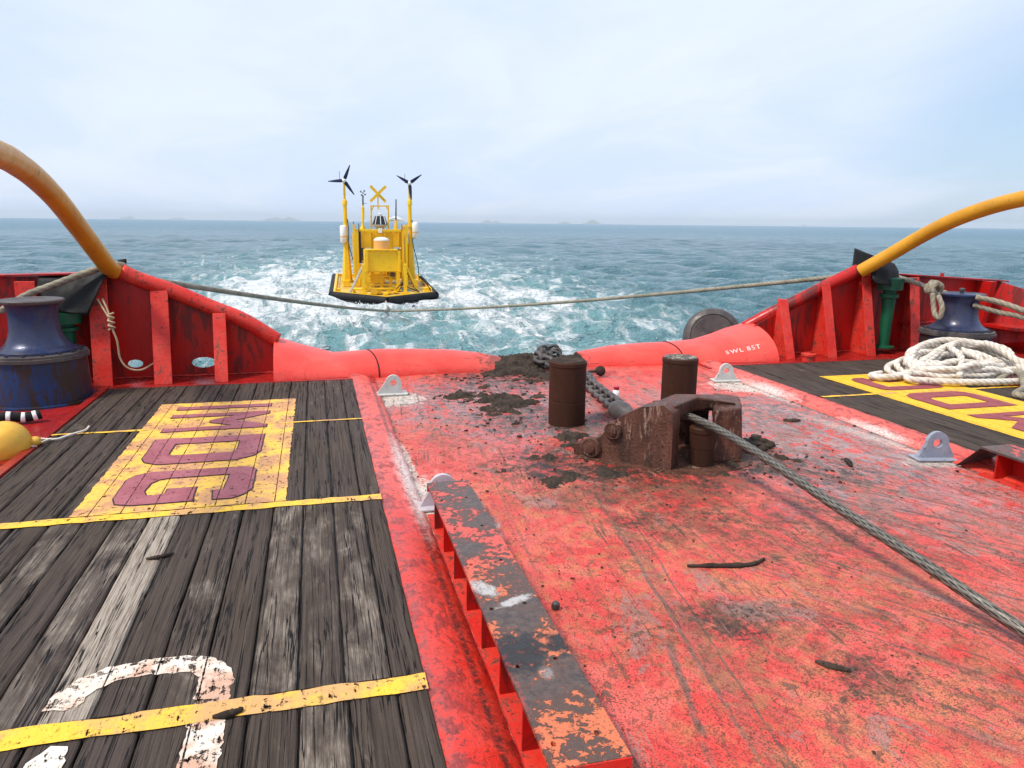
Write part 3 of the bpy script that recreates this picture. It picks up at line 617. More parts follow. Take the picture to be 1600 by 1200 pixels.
# ------------------------------------------------------------------ rolled stern fairings
TX = np.array([-.62, -.25, .2, .85, 1.35, 1.9, 2.35, 2.72, 3.3, 3.985, 4.0, 4.55, 5.1, 5.6, 6.05, 6.4, 6.75, 7.2])
TH = np.array([.54, .42, .30, .345, .33, .295, .235, .15, .12, .12, .18, .27, .305, .315, .33, .385, .47, .56])
TA = np.array([.85, .75, .60, .45, .42, .40, .40, .40, .40, .40, .40, .40, .42, .46, .60, .75, .90, 1.0])
TY = np.array([10.50, 10.55, 10.6, 10.65, 10.7, 10.75, 10.78, 10.80, 10.8, 10.8, 10.8, 10.78, 10.72, 10.66, 10.6, 10.56, 10.5, 10.45])
def roll(x, phi):
    h = np.interp(x, TX, TH)+0.0; a = np.interp(x, TX, TA); y0 = np.interp(x, TX, TY)
    if phi <= 90: return Vector((x, y0+a*(1-math.cos(R(phi))), DZ-.01+h*math.sin(R(phi))))
    ps = R(phi-90); return Vector((x, y0+a+.55*math.sin(ps), DZ-.01+h-(1-math.cos(ps))*(h+1.0)))
def fairing(name, x0, x1, mat, label, cat, nx=60, bumpf=0.):
    bm = bmesh.new(); ph = list(np.linspace(0, 180, 37)); xs = np.linspace(x0, x1, nx)
    rows = [[bm.verts.new(roll(x, a)+Vector((0, 0, random.uniform(0, bumpf)))) for a in ph] for x in xs]
    for a, b in zip(rows, rows[1:]):
        for i in range(36): bm.faces.new((a[i], a[i+1], b[i+1], b[i]))
    bm.faces.new(rows[0]); bm.faces.new(rows[-1][::-1])
    bmesh.ops.recalc_face_normals(bm, faces=bm.faces)
    me = bpy.data.meshes.new(name); bm.to_mesh(me); bm.free(); o = link(name, me, mat, None, R(50)); return tag(o, label, cat)
def fair_mat():
    g = G('fairing_paint'); p = g.pos(); X, Y, Z = g.xyz(p); n1 = g.noise(p, 1.6, 5, .6, .6); n2 = g.noise(p, 8, 6, .7, .6); n3 = g.noise(p, 50, 4, .7); st = g.noise(g.map(p, (2, 9, 9)), 1., 5, .6)
    col = g.mix(g.st(n1, .32, .68), (.78, .050, .034), (.80, .090, .062)); col = g.mix(g.mul(g.st(st, .58, .70), .4), col, (.52, .05, .04))
    mud = g.mx(g.st(g.add(g.ma('ABSOLUTE', g.ma('SUBTRACT', X, 3.2)), g.mul(g.ma('SUBTRACT', n2, .5), 1.6)), .95, .62), 0.)
    col = g.mix(g.mul(g.st(n2, .60, .66), .35), col, (.30, .04, .03))
    col = g.mix(g.mul(g.st(n3, .66, .74), .5), col, (.12, .03, .03))
    sc_ = g.noise(g.map(p, (1.2, 14, 14), (3, 0, 0), (0, 0, R(12))), 1., 7, .72, .3); nr = g.st(g.ma('ABSOLUTE', g.ma('SUBTRACT', X, 3.2)), 3.2, .8)
    col = g.mix(g.mul(g.st(sc_, .60, .65), g.add(.15, g.mul(nr, .7))), col, (.16, .035, .030)); col = g.mix(g.mul(g.st(sc_, .36, .32), .35), col, (.82, .28, .24))
    col = g.mix(g.mul(mud, g.st(n3, .3, .6)), col, g.mix(g.st(n2, .4, .6), (.05, .035, .028), (.16, .12, .10)))
    return g.fin(col, g.add(.36, g.mul(mud, .4)), g.bump(g.add(g.mul(n1, 2.5), n2, g.mul(n3, .15), g.mul(mud, n3, 1.5)), .012, .7))
FAIR = fair_mat()
fl = fairing('stern_fairing', -.62, 2.72, FAIR, 'rounded faded red steel fairing left of the muddy stern roller', 'fairing')
frr = fairing('stern_fairing', 4.0, 7.2, FAIR, 'rounded faded red steel fairing right of the roller, white load marking on it', 'fairing')
ro = fairing('stern_roller', 2.725, 3.995, MUD, 'low stern roller caked in dark mud between the two red fairings', 'roller', 90, .022)
for par, x in ((fl, .82), (frr, 5.62)):       # welded joint in the plating
    mb = MB(); pts = [roll(x+.03*math.sin(a*.04)-.0012*a, a)+Vector((0, -.002, .001)) for a in range(0, 150, 5)]
    mb.tube(pts, .010, 6); mb.build('weld_seam', RUBBER, par)
# SWL 85T wrapped on the right fairing
def glyph(ch):
    cu = bpy.data.curves.new('t', 'FONT'); cu.body = ch; cu.size = .2; cu.offset = .004; me = curve_mesh(cu)
    xs_ = [v.co.x for v in me.vertices]; return me, min(xs_), max(xs_)
adv = 0.; gl = []
for ch in 'SWL 85T':
    if ch == ' ': adv += .07; continue
    me, a_, b_ = glyph(ch); gl.append((me, adv-a_)); adv += b_-a_+.03
for me, dx in gl:
    bm = bmesh.new(); bm.from_mesh(me); bmesh.ops.triangulate(bm, faces=bm.faces); bmesh.ops.subdivide_edges(bm, edges=bm.edges, cuts=1)
    for v in bm.verts:
        u = (v.co.x+dx)/adv; hgt = v.co.y/.20
        x = 6.34+u*.62; a = 25+u*4+hgt*11
        p = roll(x, a); n = (roll(x+.01, a)-roll(x-.01, a)).cross(roll(x, a+1)-roll(x, a-1)).normalized()
        if n.y > 0: n = -n
        v.co = p+n*.005
    bm.to_mesh(me); bm.free(); link('painted_letter', me, WORNW, frr)

# ------------------------------------------------------------------ stern bulwarks
def bulwark(label, parts):
    o = empty('stern_bulwark', parts['loc'], label, 'bulwark')
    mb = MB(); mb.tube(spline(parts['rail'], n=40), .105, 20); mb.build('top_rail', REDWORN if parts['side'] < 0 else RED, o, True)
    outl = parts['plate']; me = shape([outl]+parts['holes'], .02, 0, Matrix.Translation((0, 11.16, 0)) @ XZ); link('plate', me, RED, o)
    xa_, xb_ = (-5.2, -.6) if parts['side'] < 0 else (7.2, 11.6)
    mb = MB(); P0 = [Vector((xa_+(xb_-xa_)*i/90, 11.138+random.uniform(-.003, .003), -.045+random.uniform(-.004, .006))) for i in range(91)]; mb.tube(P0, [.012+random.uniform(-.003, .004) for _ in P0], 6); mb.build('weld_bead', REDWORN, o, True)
    for (x, zt, wdt, yb, xt) in parts['posts']:
        mb = MB(); yt = 11.02
        mb.hexa([(x-wdt/2, yb, -.052), (x+wdt/2, yb, -.052), (x+wdt/2, yb+.022, -.052), (x-wdt/2, yb+.022, -.052)], [(xt-wdt/2, yt-.03, zt), (xt+wdt/2, yt-.03, zt), (xt+wdt/2, yt-.008, zt), (xt-wdt/2, yt-.008, zt)])
        mb.hexa([(x-.01, yb+.024, -.052), (x+.01, yb+.024, -.052), (x+.01, 11.148, -.052), (x-.01, 11.148, -.052)], [(xt-.01, yt-.006, zt), (xt+.01, yt-.006, zt), (xt+.01, 11.148, zt), (xt-.01, 11.148, zt)])
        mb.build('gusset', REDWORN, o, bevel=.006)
    return o
hole = lambda px0, px1, py, h: ell((at(px0, py, 11.16).x+at(px1, py, 11.16).x)/2, at((px0+px1)/2, py, 11.16).z, (at(px1, py, 11.16).x-at(px0, py, 11.16).x)/2, h, 28)
bl = bulwark('red stern bulwark left of the roller, sloping tubular rail on gussets, two oval freeing holes', dict(loc=(-2.5, 11.1, 0), side=-1,
    rail=[(-.58, 11.15, .42), at(380, 500, 11.1), at(330, 480, 11.1), at(270, 455, 11.1), at(215, 436, 11.05), at(188, 424, 11.0)],
    plate=[(-5.2, -.3), (-.55, -.3), (-.55, .42), (-1.2, .72), (-2.0, 1.15), (-2.5, 1.37), (-5.2, 1.33)],
    holes=[hole(200, 224, 568, .055), hole(300, 338, 566, .075)],
    posts=[(-2.76, 1.36, .23, 10.62, -2.80), (-2.03, 1.16, .22, 10.6, -2.06), (-1.30, .84, .17, 10.6, -1.32), (-4.6, 1.25, .2, 10.7, -4.6), (-3.65, 1.30, .24, 10.85, -3.65)]))
link('rail_flange', MB().box((-5.2, 10.98, 1.335), (-2.62, 11.24, 1.36)).build('x', RED).data, RED, bl) if False else None
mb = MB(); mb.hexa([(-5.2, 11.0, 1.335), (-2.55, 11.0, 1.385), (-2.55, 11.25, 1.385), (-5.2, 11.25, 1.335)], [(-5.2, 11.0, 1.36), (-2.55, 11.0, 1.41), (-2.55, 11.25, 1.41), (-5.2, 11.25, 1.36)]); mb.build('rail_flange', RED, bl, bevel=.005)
br = bulwark('red stern bulwark right of the roller, sloping tubular rail on gussets and a low ledge', dict(loc=(9, 11.1, 0), side=1,
    rail=[at(1163, 512, 11.45), at(1200, 492, 11.3), at(1245, 470, 11.15), at(1290, 447, 11.1), at(1340, 422, 11.0)],
    plate=[(7.1, -.3), (12.2, -.3), (12.2, 1.14), (10.2, 1.26), (9.0, 1.33), (8.4, 1.10), (7.1, .42)], holes=[],
    posts=[(7.52, .90, .16, 10.6, 7.55), (8.32, 1.16, .17, 10.6, 8.34), (9.08, 1.30, .18, 10.6, 9.12), (10.12, 1.25, .20, 10.75, 10.12)]))
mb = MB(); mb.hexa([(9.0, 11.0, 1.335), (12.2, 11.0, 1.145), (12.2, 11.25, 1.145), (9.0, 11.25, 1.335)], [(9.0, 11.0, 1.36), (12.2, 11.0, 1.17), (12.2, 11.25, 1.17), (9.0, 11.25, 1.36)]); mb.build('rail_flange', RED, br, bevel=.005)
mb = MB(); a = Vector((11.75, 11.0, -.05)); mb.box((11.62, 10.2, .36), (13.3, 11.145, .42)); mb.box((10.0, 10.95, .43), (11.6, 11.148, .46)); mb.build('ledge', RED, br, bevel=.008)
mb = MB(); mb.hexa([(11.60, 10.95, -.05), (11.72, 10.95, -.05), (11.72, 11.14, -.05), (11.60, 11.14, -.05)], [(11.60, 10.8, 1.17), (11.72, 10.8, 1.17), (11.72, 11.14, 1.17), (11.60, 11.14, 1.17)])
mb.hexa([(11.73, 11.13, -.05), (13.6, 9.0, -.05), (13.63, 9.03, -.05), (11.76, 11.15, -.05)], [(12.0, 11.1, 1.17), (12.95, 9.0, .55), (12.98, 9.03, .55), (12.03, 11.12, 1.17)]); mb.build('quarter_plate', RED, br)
mb = MB(); mb.tube([(10.8, 11.10, 1.25), (10.8, 11.10, 1.31)], .03, 10); mb.build('cleat', RED, br)
# small bollard stub at the foot of the right bulwark
mb = MB(); mb.lathe(gz(1263, 566, -.05), [(.10, 0), (.10, .10), (.12, .11), (.12, .14), (.05, .15)], 20); tag(mb.build('vent_cap', REDWORN, smooth=R(40)), 'small red capped vent at the foot of the right bulwark', 'vent')

# ------------------------------------------------------------------ yellow guard horns
def horn(pts, label):
    P = spline(pts, n=60); mb = MB(); mb.tube(P, .112, 28); o = mb.build('guard_horn', YEL, smooth=R(50)); tag(o, label, 'guard rail', 'curved yellow guard horns'); return o
horn([(-2.57, 11.0, 1.43), at(171, 419, 10.85), at(154, 397, 10.5), at(124, 357, 9.9), at(88, 311, 9.1), at(54, 277, 8.4), at(23, 254, 7.8), at(0, 242, 7.35), at(-80, 215, 6.2), at(-220, 200, 4.9)], 'curved yellow steel pipe rising from the left bulwark, darker and closer')
horn([at(1344, 424, 10.95), at(1392, 397, 10.6), at(1440, 369, 10.2), at(1490, 344, 9.7), at(1545, 324, 9.2), at(1600, 310, 8.6), at(1680, 296, 7.9), at(1850, 290, 6.6)], 'curved bright yellow steel pipe rising from the right bulwark')
for (c, dr, lab) in (((-2.52, 11.0, 1.43), at(160, 392, 10.45), 0),):
    pass

# ------------------------------------------------------------------ capstans
def capstan(x, y, z0, zb, zt, label):
    o = empty('capstan', (x, y, z0), label, 'capstan', 'blue mooring capstans')
    mb = MB(); rb = .53; mb.lathe((x, y, 0), [(rb+.08, z0), (rb+.08, z0+.02), (rb+.005, z0+.022), (rb-.02, zb-.06)], 64); mb.build('base', BLUE, o, R(35))
    mb = MB(); mb.lathe((x, y, 0), [(rb-.03, zb-.06), (rb+.015, zb-.058), (rb+.015, zb-.02), (rb, zb-.015), (rb, zb+.01), (rb-.02, zb+.015)], 64); mb.build('rim', DARKPL, o, R(35))
    for k in range(16): a = 2*math.pi*k/16; MB().lathe((x+.475*math.cos(a), y+.475*math.sin(a), zb+.013), [(.022, 0), (.022, .018), (.012, .022)], 6).build('bolt', BLUE, o)
    h = zt-zb
    mb = MB(); mb.lathe((x, y, 0), [(.43, zb+.015), (.43, zb+.04), (.41, zb+.055), (.36, zb+.08), (.315, zb+.13), (.285, zb+.20), (.268, zb+.28), (.262, zb+h*.6), (.265, zb+h*.78), (.28, zb+h-.07), (.29, zb+h-.052)], 64)
    mb.build('drum', DRUM, o, R(35))
    mb = MB(); mb.lathe((x, y, 0), [(.30, zt-.05), (.335, zt-.046), (.345, zt-.03), (.345, zt-.012), (.33, zt), (.20, zt+.004), (.19, zt-.002), (.02, zt)], 64); mb.build('top_plate', BLUE if x > 0 else DARKPL, o, R(35))
    if x > 0: MB().lathe((x, y, zt), [(.03, 0), (.03, .035), (.045, .04), (.045, .07), (.02, .08)], 12).build('grease_cap', DARKPL, o)
    return o
capstan(-3.27, 10.0, -.05, .53, 1.165, 'big blue capstan with rust streaked base in front of the left bulwark')
capstan(9.88, 9.72, -.05, .50, 1.09, 'blue capstan with blue top behind the heap of white rope')

# ------------------------------------------------------------------ green rollers, rubber sheets
def fairlead(px, py0, py1, Y, label):
    b = at(px, py1, Y); t = at(px, py0, Y); o = empty('fairlead_roller', (b.x, b.y, b.z), label, 'roller', 'green upright rollers'); L = t.z-b.z
    mb = MB(); mb.lathe((b.x, b.y, b.z), [(.17, 0), (.17, .03), (.09, .04), (.085, .10), (.11, L*.72), (.15, L*.73), (.15, L*.78), (.10, L*.79), (.10, L*.83)], 28); mb.build('roller', GREEN, o, R(35))
    mb = MB(); mb.lathe((b.x, b.y, b.z), [(.10, L*.83), (.20, L*.84), (.20, L*1.0), (.12, L*1.02)], 28); mb.build('bearing_housing', GREEN, o, R(35)); return o
fairlead(1380, 435, 543, 10.86, 'green upright fairlead roller against the right bulwark')
fairlead(112, 488, 590, 10.9, 'dark green upright fairlead roller behind the left capstan')
def sheet(name, pts, label, cat, th=.012, mat=RUBBER, sub=2):
    # pts: rows of points
    bm = bmesh.new(); g_ = [[bm.verts.new(p) for p in r_] for r_ in pts]
    for a, b in zip(g_, g_[1:]):
        for i in range(len(a)-1): bm.faces.new((a[i], a[i+1], b[i+1], b[i]))
    me = bpy.data.meshes.new(name); bm.to_mesh(me); bm.free(); o = link(name, me, mat, None, True)
    s = o.modifiers.new('solid', 'SOLIDIFY'); s.thickness = th
    q = o.modifiers.new('sub', 'SUBSURF'); q.levels = q.render_levels = sub; q.subdivision_type = 'SIMPLE'
    return tag(o, label, cat)
sheet('rubber_mat', [[at(60, 432, 11.3), at(105, 428, 11.3), at(150, 427, 11.3), at(170, 420, 11.25)], [at(60, 436, 10.96), at(105, 437, 10.94), at(140, 432, 10.92), at(165, 424, 10.9)],
    [at(57, 452, 10.9), at(84, 462, 10.86), at(125, 450, 10.84), at(168, 428, 10.82)], [at(74, 474, 10.8), at(96, 482, 10.78), at(128, 470, 10.78), at(168, 432, 10.78)], [at(88, 486, 10.76), at(110, 489, 10.72), at(138, 493, 10.72), at(162, 436, 10.74)]],
    'black rubber chafe mat draped over the left bulwark under the rope', 'rubber mat')
sheet('rubber_flap', [[at(183, 407, 11.25), at(198, 404, 11.3)], [at(184, 420, 11.2), at(197, 421, 11.25)]], 'small black rubber corner sticking up behind the left yellow horn', 'rubber flap')
sheet('rubber_flap', [[at(1335, 388, 11.25), at(1350, 394, 11.28), at(1368, 401, 11.2)], [at(1333, 404, 11.2), at(1350, 408, 11.2), at(1375, 408, 11.2)], [at(1331, 419, 11.15), at(1345, 420, 11.15), at(1380, 420, 11.15)]], 'pointed black rubber flap standing up behind the right yellow horn', 'rubber flap')
sheet('rubber_mat', [[at(1366, 412, 10.98), at(1385, 408, 10.98), at(1396, 414, 10.98)], [at(1362, 425, 10.86), at(1384, 424, 10.80), at(1402, 425, 10.86)], [at(1362, 436, 10.76), at(1384, 440, 10.72), at(1402, 438, 10.76)], [at(1366, 443, 10.74), at(1384, 446, 10.70), at(1400, 447, 10.76)]],
    'crumpled black rubber wrapped above the right green roller', 'rubber mat', .03)
sheet('rubber_mat', [[at(1402, 429, 11.26), at(1420, 429, 11.27), at(1438, 431, 11.28)], [at(1402, 433, 10.95), at(1418, 435, 10.95), at(1432, 436, 10.95)], [at(1404, 441, 10.93), at(1414, 443, 10.93), at(1420, 439, 10.93)]], 'flat grey rubber pad on the rail of the right bulwark', 'rubber mat', .012, DARKPL)

# ------------------------------------------------------------------ ropes to the buoy and round the capstans
BOW = at(608, 486, 29.0)
def sag(a, b, s, n=9):
    a, b = Vector(a), Vector(b); return [a.lerp(b, i/n)-Vector((0, 0, 4*s*(i/n)*(1-i/n))) for i in range(n+1)]
tag(rope('tow_rope', [at(0, 487, 10.35), at(40, 462, 10.6), at(78, 447, 10.72), at(150, 421, 10.80), at(188, 414, 11.0), at(215, 433, 11.35)]+sag(at(240, 438, 11.6), BOW, .07), .045, ROPET), 'grey towing rope running from the left horn out to the buoy bow', 'rope')
tag(rope('tow_rope', sag(BOW+Vector((.1, 0, 0)), at(1300, 433, 11.35), .12)+[at(1345, 424, 11.12), at(1395, 431, 10.9), at(1460, 452, 10.22), at(1478, 458, 9.98)], .042, ROPET), 'pale towing rope running from the buoy bow over the right bulwark to its capstan', 'rope')
o = empty('mooring_rope', at(1460, 450, 9.9), 'dirty white rope turned round the right capstan and knotted beside its top', 'rope')
rope('turn', [at(1524, 464, 9.4), at(1560, 472, 9.2), at(1600, 486, 8.9), at(1680, 520, 8.3)], .045, ROPET, parent=o)
rope('turn', [at(1520, 476, 9.45), at(1560, 488, 9.2), at(1600, 497, 8.9), at(1680, 530, 8.4)], .04, ROPET, parent=o)
kc = at(1461, 451, 9.6); pts = []
for i in range(30):
    a = i*.62; pts.append(kc+Vector((.10*math.cos(a)+.02*math.sin(2.3*a), .05*math.sin(a*1.3), .085*math.sin(a)+.02*math.cos(3*a))))
rope('knot', pts, .042, ROPET, parent=o)
rope('tail', [at(1457, 458, 9.55), at(1459, 480, 9.5), at(1461, 492, 9.45), at(1468, 497, 9.4), at(1472, 480, 9.4), at(1466, 462, 9.5)], .04, ROPET, parent=o)

rope('bridle', [BOW+Vector((-.15, -.1, 0)), BOW.lerp(at(603, 472, 32.5), .5)-Vector((0, 0, .05)), at(603, 471, 32.5)], .045, ROPET, parent=o)
# heap of white hawser on the right deck
def heap():
    o = empty('rope_heap', (8.9, 8.6, 0), 'big heap of thick white twisted rope on the right wooden deck before the capstan', 'rope')
    rn = random.Random(21); pts = []; N = 15
    for k in range(N*18):
        t = k/18.; a = 2*math.pi*t; i = int(t); q = random.Random(i*3+1); q2 = random.Random(i*3+4); f = t-i
        def L(fn): 
            v0 = fn(q); v1 = fn(q2); return v0*(1-f)+v1*f
        rx = L(lambda z: z.uniform(.55, 1.30)); ry = L(lambda z: z.uniform(.22, .66)); cx = L(lambda z: z.uniform(-.30, .30)); cy = L(lambda z: z.uniform(-.16, .16))
        lev = t/N; zz = .05+.18*lev+.17*lev*max(0, math.sin(a))+.03*math.sin(3*a+i)+.02*math.sin(7*a+2*i)
        x = cx+rx*(1-.22*lev)*math.cos(a); y = cy+ry*(1-.2*lev)*math.sin(a); zz *= 1-.45*min(1, (abs(x)/1.3)**2)
        pts.append(Vector((8.98, 8.65, .015))+Vector((x, y, max(.05, zz))))
    rope('coil', pts, .046, ROPEW, pitch=.27, nseg=16, parent=o, depth=.3)
    b = Vector((8.98, 8.65, .03))
    loops = [[(-1.25, .15, .04), (-1.5, .05, .04), (-1.45, -.12, .05), (-1.1, -.1, .07), (-.7, .0, .22), (-.2, .2, .42)],
             [(-1.0, -.45, .05), (-1.2, -.30, .06), (-1.0, -.12, .12), (-.5, .1, .34), (.1, .3, .52), (.55, .2, .46), (.85, -.1, .25), (.9, -.5, .06), (.6, -.7, .05), (0, -.72, .05), (-.6, -.62, .05), (-1.0, -.45, .05)],
             [(-.9, .1, .2), (-.5, .35, .46), (0, .4, .58), (.4, .2, .55), (.62, -.1, .48), (.5, -.45, .26), (.62, -.78, .05), (.8, -.9, .05)],
             [(.3, .35, .45), (.45, .1, .56), (.42, -.2, .50), (.55, -.5, .25), (.9, -.6, .08), (1.3, -.3, .05), (1.5, .1, .05)],
             [(-.55, -.5, .10), (-.25, -.2, .38), (-.1, .15, .50), (.25, .3, .55), (.7, .25, .42), (1.1, .1, .2), (1.35, -.25, .06), (1.2, -.6, .05), (1.5, -.8, .05), (1.9, -.6, .05)]]
    for l in loops: rope('loose_bight', [b+Vector((p[0], p[1], p[2]*.75)) for p in l], .047, ROPEW, pitch=.30, nseg=16, parent=o, depth=.3)
heap()
tag(rope('frayed_rope', [gz(1552, 604), gz(1570, 598)+Vector((0, 0, .12)), gz(1590, 600)+Vector((0, 0, .16)), gz(1600, 612)+Vector((0, 0, .06)), gz(1588, 622)+Vector((0, 0, .04)), gz(1640, 626)+Vector((0, 0, .04))], .05, ROPET, pitch=.2), 'darker tan rope end lying right of the white rope heap', 'rope')

# thin rope with knot on the left gusset
o = empty('thin_rope', at(165, 480, 10.7), 'thin tan rope tied to the first left gusset and trailing to the deck', 'rope')
rope('line', [at(152, 467, 10.78), at(160, 480, 10.74), at(170, 497, 10.66), at(176, 515, 10.62), at(183, 533, 10.6), at(188, 560, 10.6), at(200, 575, 10.6), at(220, 578, 10.65), at(240, 568, 10.8)], .013, ROPES, parent=o, nseg=10)
rope('line', [at(160, 467, 10.76), at(168, 484, 10.7), at(172, 497, 10.66)], .013, ROPES, parent=o, nseg=10)
kc = at(174, 506, 10.62); rope('knot', [kc+Vector((.035*math.cos(i*.9), .02*math.sin(i*.9), .14-.009*i)) for i in range(26)], .014, ROPES, parent=o, nseg=10)

# yellow float, striped hose
o = empty('float', gz(12, 730, -.05), 'round yellow vinyl float at the left edge beside the wooden deck', 'float')
fc = at(8, 694, 7.62); mb = MB(); bmesh.ops.create_icosphere(mb.bm, subdivisions=5, radius=.215, matrix=Matrix.Translation(fc)); mb.build('ball', FLOATY, o, True)
mb = MB(); mb.lathe(fc+Vector((.19, .03, .0)), [(.05, 0), (.045, .06), (.03, .09)], 16, (1, .1, .1)); mb.build('eye', FLOATY, o, True)
rope('lanyard', [fc+Vector((.26, .04, .01)), gz(60, 690)+Vector((0, 0, .03)), gz(88, 690)+Vector((0, 0, .025)), gz(110, 683)+Vector((0, 0, .025)), gz(133, 676)+Vector((0, 0, .025)), gz(140, 672)+Vector((0, 0, .04))], .011, ROPEW, parent=o, nseg=8)
rope('lanyard', [fc+Vector((.25, .02, -.04)), gz(50, 700)+Vector((0, 0, .02)), gz(66, 694)+Vector((0, 0, .02)), gz(80, 690)+Vector((0, 0, .03))], .011, ROPEW, parent=o, nseg=8)
hp = spline([at(-60, 668, 8.7), at(0, 652, 8.75), at(40, 652, 8.8), at(66, 646, 8.85), at(72, 643, 8.87)], n=60)
o = empty('striped_hose', hp[10], 'black hose end with white tape bands before the left capstan', 'hose')
MB().tube(hp[:56], .052, 16).build('hose', RUBBER, o, True)
for i in (14, 24, 33, 43, 51): MB().tube(hp[i-2:i+2], .0555, 16).build('tape_band', WHITE, o, True)

# ------------------------------------------------------------------ tow pins, shark jaw, wire
def pin(x, y, r, zt, label, cap=True):
    o = empty('tow_pin', (x, y, DZ), label, 'bollard', 'brown steel tow pins')
    mb = MB(); mb.lathe((x, y, 0), [(r, DZ-.02), (r, zt*.28), (r-.004, zt*.285), (r-.004, zt*.30), (r, zt*.305), (r, zt-.06), (r+.006, zt-.05), (r+.004, zt-.012), (r-.01, zt)], 56); mb.build('shaft', BROWN, o, R(30))
    if cap:
        mb = MB(); mb.lathe((x, y, 0), [(r-.012, zt-.004), (r-.02, zt+.008), (r*.7, zt+.006), (r*.65, zt), (.02, zt)], 56)
        for v in mb.bm.verts: v.co.z += random.uniform(-.003, .005)
        mb.build('cap', MUD if x < 3.5 else FLAKY, o, True)
    return o
pin(2.655, 7.72, .205, .625, 'left of the two tall brown steel tow pins, mud on its top')
pin(4.12, 7.92, .205, .575, 'right of the two tall brown steel tow pins, pale flakes on its top')
pin(3.40, 6.02, .115, .285, 'short narrow brown pin standing in front of the opening of the shark jaw', False)

o = empty('shark_jaw', (3.1, 6.3, DZ), 'greasy brown steel shark jaw holding the wire between the tow pins', 'shark jaw')
def slab(P0, P1, outline, th, name, mat=GREASE, sub=0):
    P0, P1 = Vector(P0), Vector(P1); ux = (P1-P0).normalized(); n = ux.cross(Vector((0, 0, 1)))
    M = Matrix.Identity(4)
    for i in range(3): M[i][0] = ux[i]; M[i][1] = (0, 0, 1)[i]; M[i][2] = n[i]; M[i][3] = P0[i]+(-n*th/2)[i]
    me = shape([outline], th, 0, M); return link(name, me, mat, o, None, .018)
L1 = (Vector((3.035, 5.90, 0))-Vector((2.36, 6.55, 0))).length
slab((2.36, 6.55, 0), (3.035, 5.90, 0), [(-.02, DZ), (L1, DZ), (L1, .455), (L1-.10, .515), (L1-.30, .475), (L1-.52, .35), (L1-.70, .13), (L1-.84, .05), (-.04, .02)], .20, 'left_jaw')
mb = MB(); ax = Vector((2.36-3.035, 6.55-5.90, 0)).normalized().cross(Vector((0, 0, 1))); ax = -ax if ax.y > 0 else ax
for (u, z, r) in ((.40, .215, .085), (.17, .02, .10)):
    c = Vector((2.36, 6.55, 0)).lerp(Vector((3.035, 5.90, 0)), u)+Vector((0, 0, z)); mb.lathe(c, [(r, -.02), (r, .022), (r*.86, .035), (r*.8, .03), (r*.5, .034), (r*.45, .05), (r*.2, .055)], 28, ax)
mb.build('boss', GREASE, o, R(35))
mb = MB(); mb.hexa([(3.52, 6.02, DZ), (3.80, 5.96, DZ), (4.12, 6.50, DZ), (3.86, 6.62, DZ)], [(3.50, 6.02, .43), (3.76, 5.97, .45), (4.06, 6.50, .43), (3.82, 6.62, .45)])
bmesh.ops.subdivide_edges(mb.bm, edges=mb.bm.edges, cuts=4, use_grid_fill=True)
for v in mb.bm.verts: v.co += Vector((random.uniform(-1, 1), random.uniform(-1, 1), random.uniform(-1, 1)))*.006
mb.build('right_jaw', GREASE, o, bevel=.02)
mb = MB(); mb.hexa([(3.10, 6.02, .36), (3.46, 6.28, .36), (3.82, 6.20, .36), (3.84, 6.58, .36), (3.4, 6.62, .36), (2.95, 6.25, .30)], [(3.10, 6.00, .50), (3.46, 6.24, .505), (3.80, 6.12, .455), (3.84, 6.58, .44), (3.4, 6.62, .46), (2.93, 6.25, .46)])
mb.build('bridge', GREASE, o, bevel=.02)
mb = MB(); mb.box((3.2, 6.62, DZ), (3.80, 6.70, .38)); mb.build('back_plate', GREASE, o, bevel=.01)
mb = MB(); mb.lathe((0, 0, 0), [(0.02, 0)]+[(.001, .001)], 3) if False else None
base = [gz(895, 714, DZ+.004), gz(1046, 740, DZ+.004), gz(1110, 744, DZ+.004), gz(1170, 728, DZ+.004), gz(1185, 690, DZ+.004), gz(1100, 668, DZ+.004), gz(960, 690, DZ+.004)]
mb = MB(); mb.hexa([p-Vector((0, 0, .03)) for p in base], base); mb.build('base_plate', GREASE, o)
# small clamp lump to the right
mb = MB(); c = gz(1178, 694, DZ); [mb.blobm(c+Vector((random.uniform(-.12, .14), random.uniform(-.16, .16), random.uniform(-.005, .035))), random.uniform(.02, .055), 2, (1.2, 1.4, .7), .28) for _ in range(22)]; tag(mb.build('mud_lump', MUD, smooth=True), 'dark lump of mud heaped against the right side of the shark jaw', 'mud')

tag(rope('tow_wire', [(3.42, 6.75, .16), (3.36, 6.45, .27), (3.31, 6.18, .345), at(1090, 656, 6.02), at(1125, 673, 5.68), at(1190, 712, 5.05), at(1300, 787, 4.23), at(1420, 865, 3.55), at(1520, 933, 3.10), at(1600, 987, 2.82), at(1750, 1090, 2.4), at(1950, 1210, 2.0)], .037, WIRE, 6, .46, 60, depth=.34),
    'thick greasy steel wire leading from the shark jaw across the red deck to the right', 'wire rope')

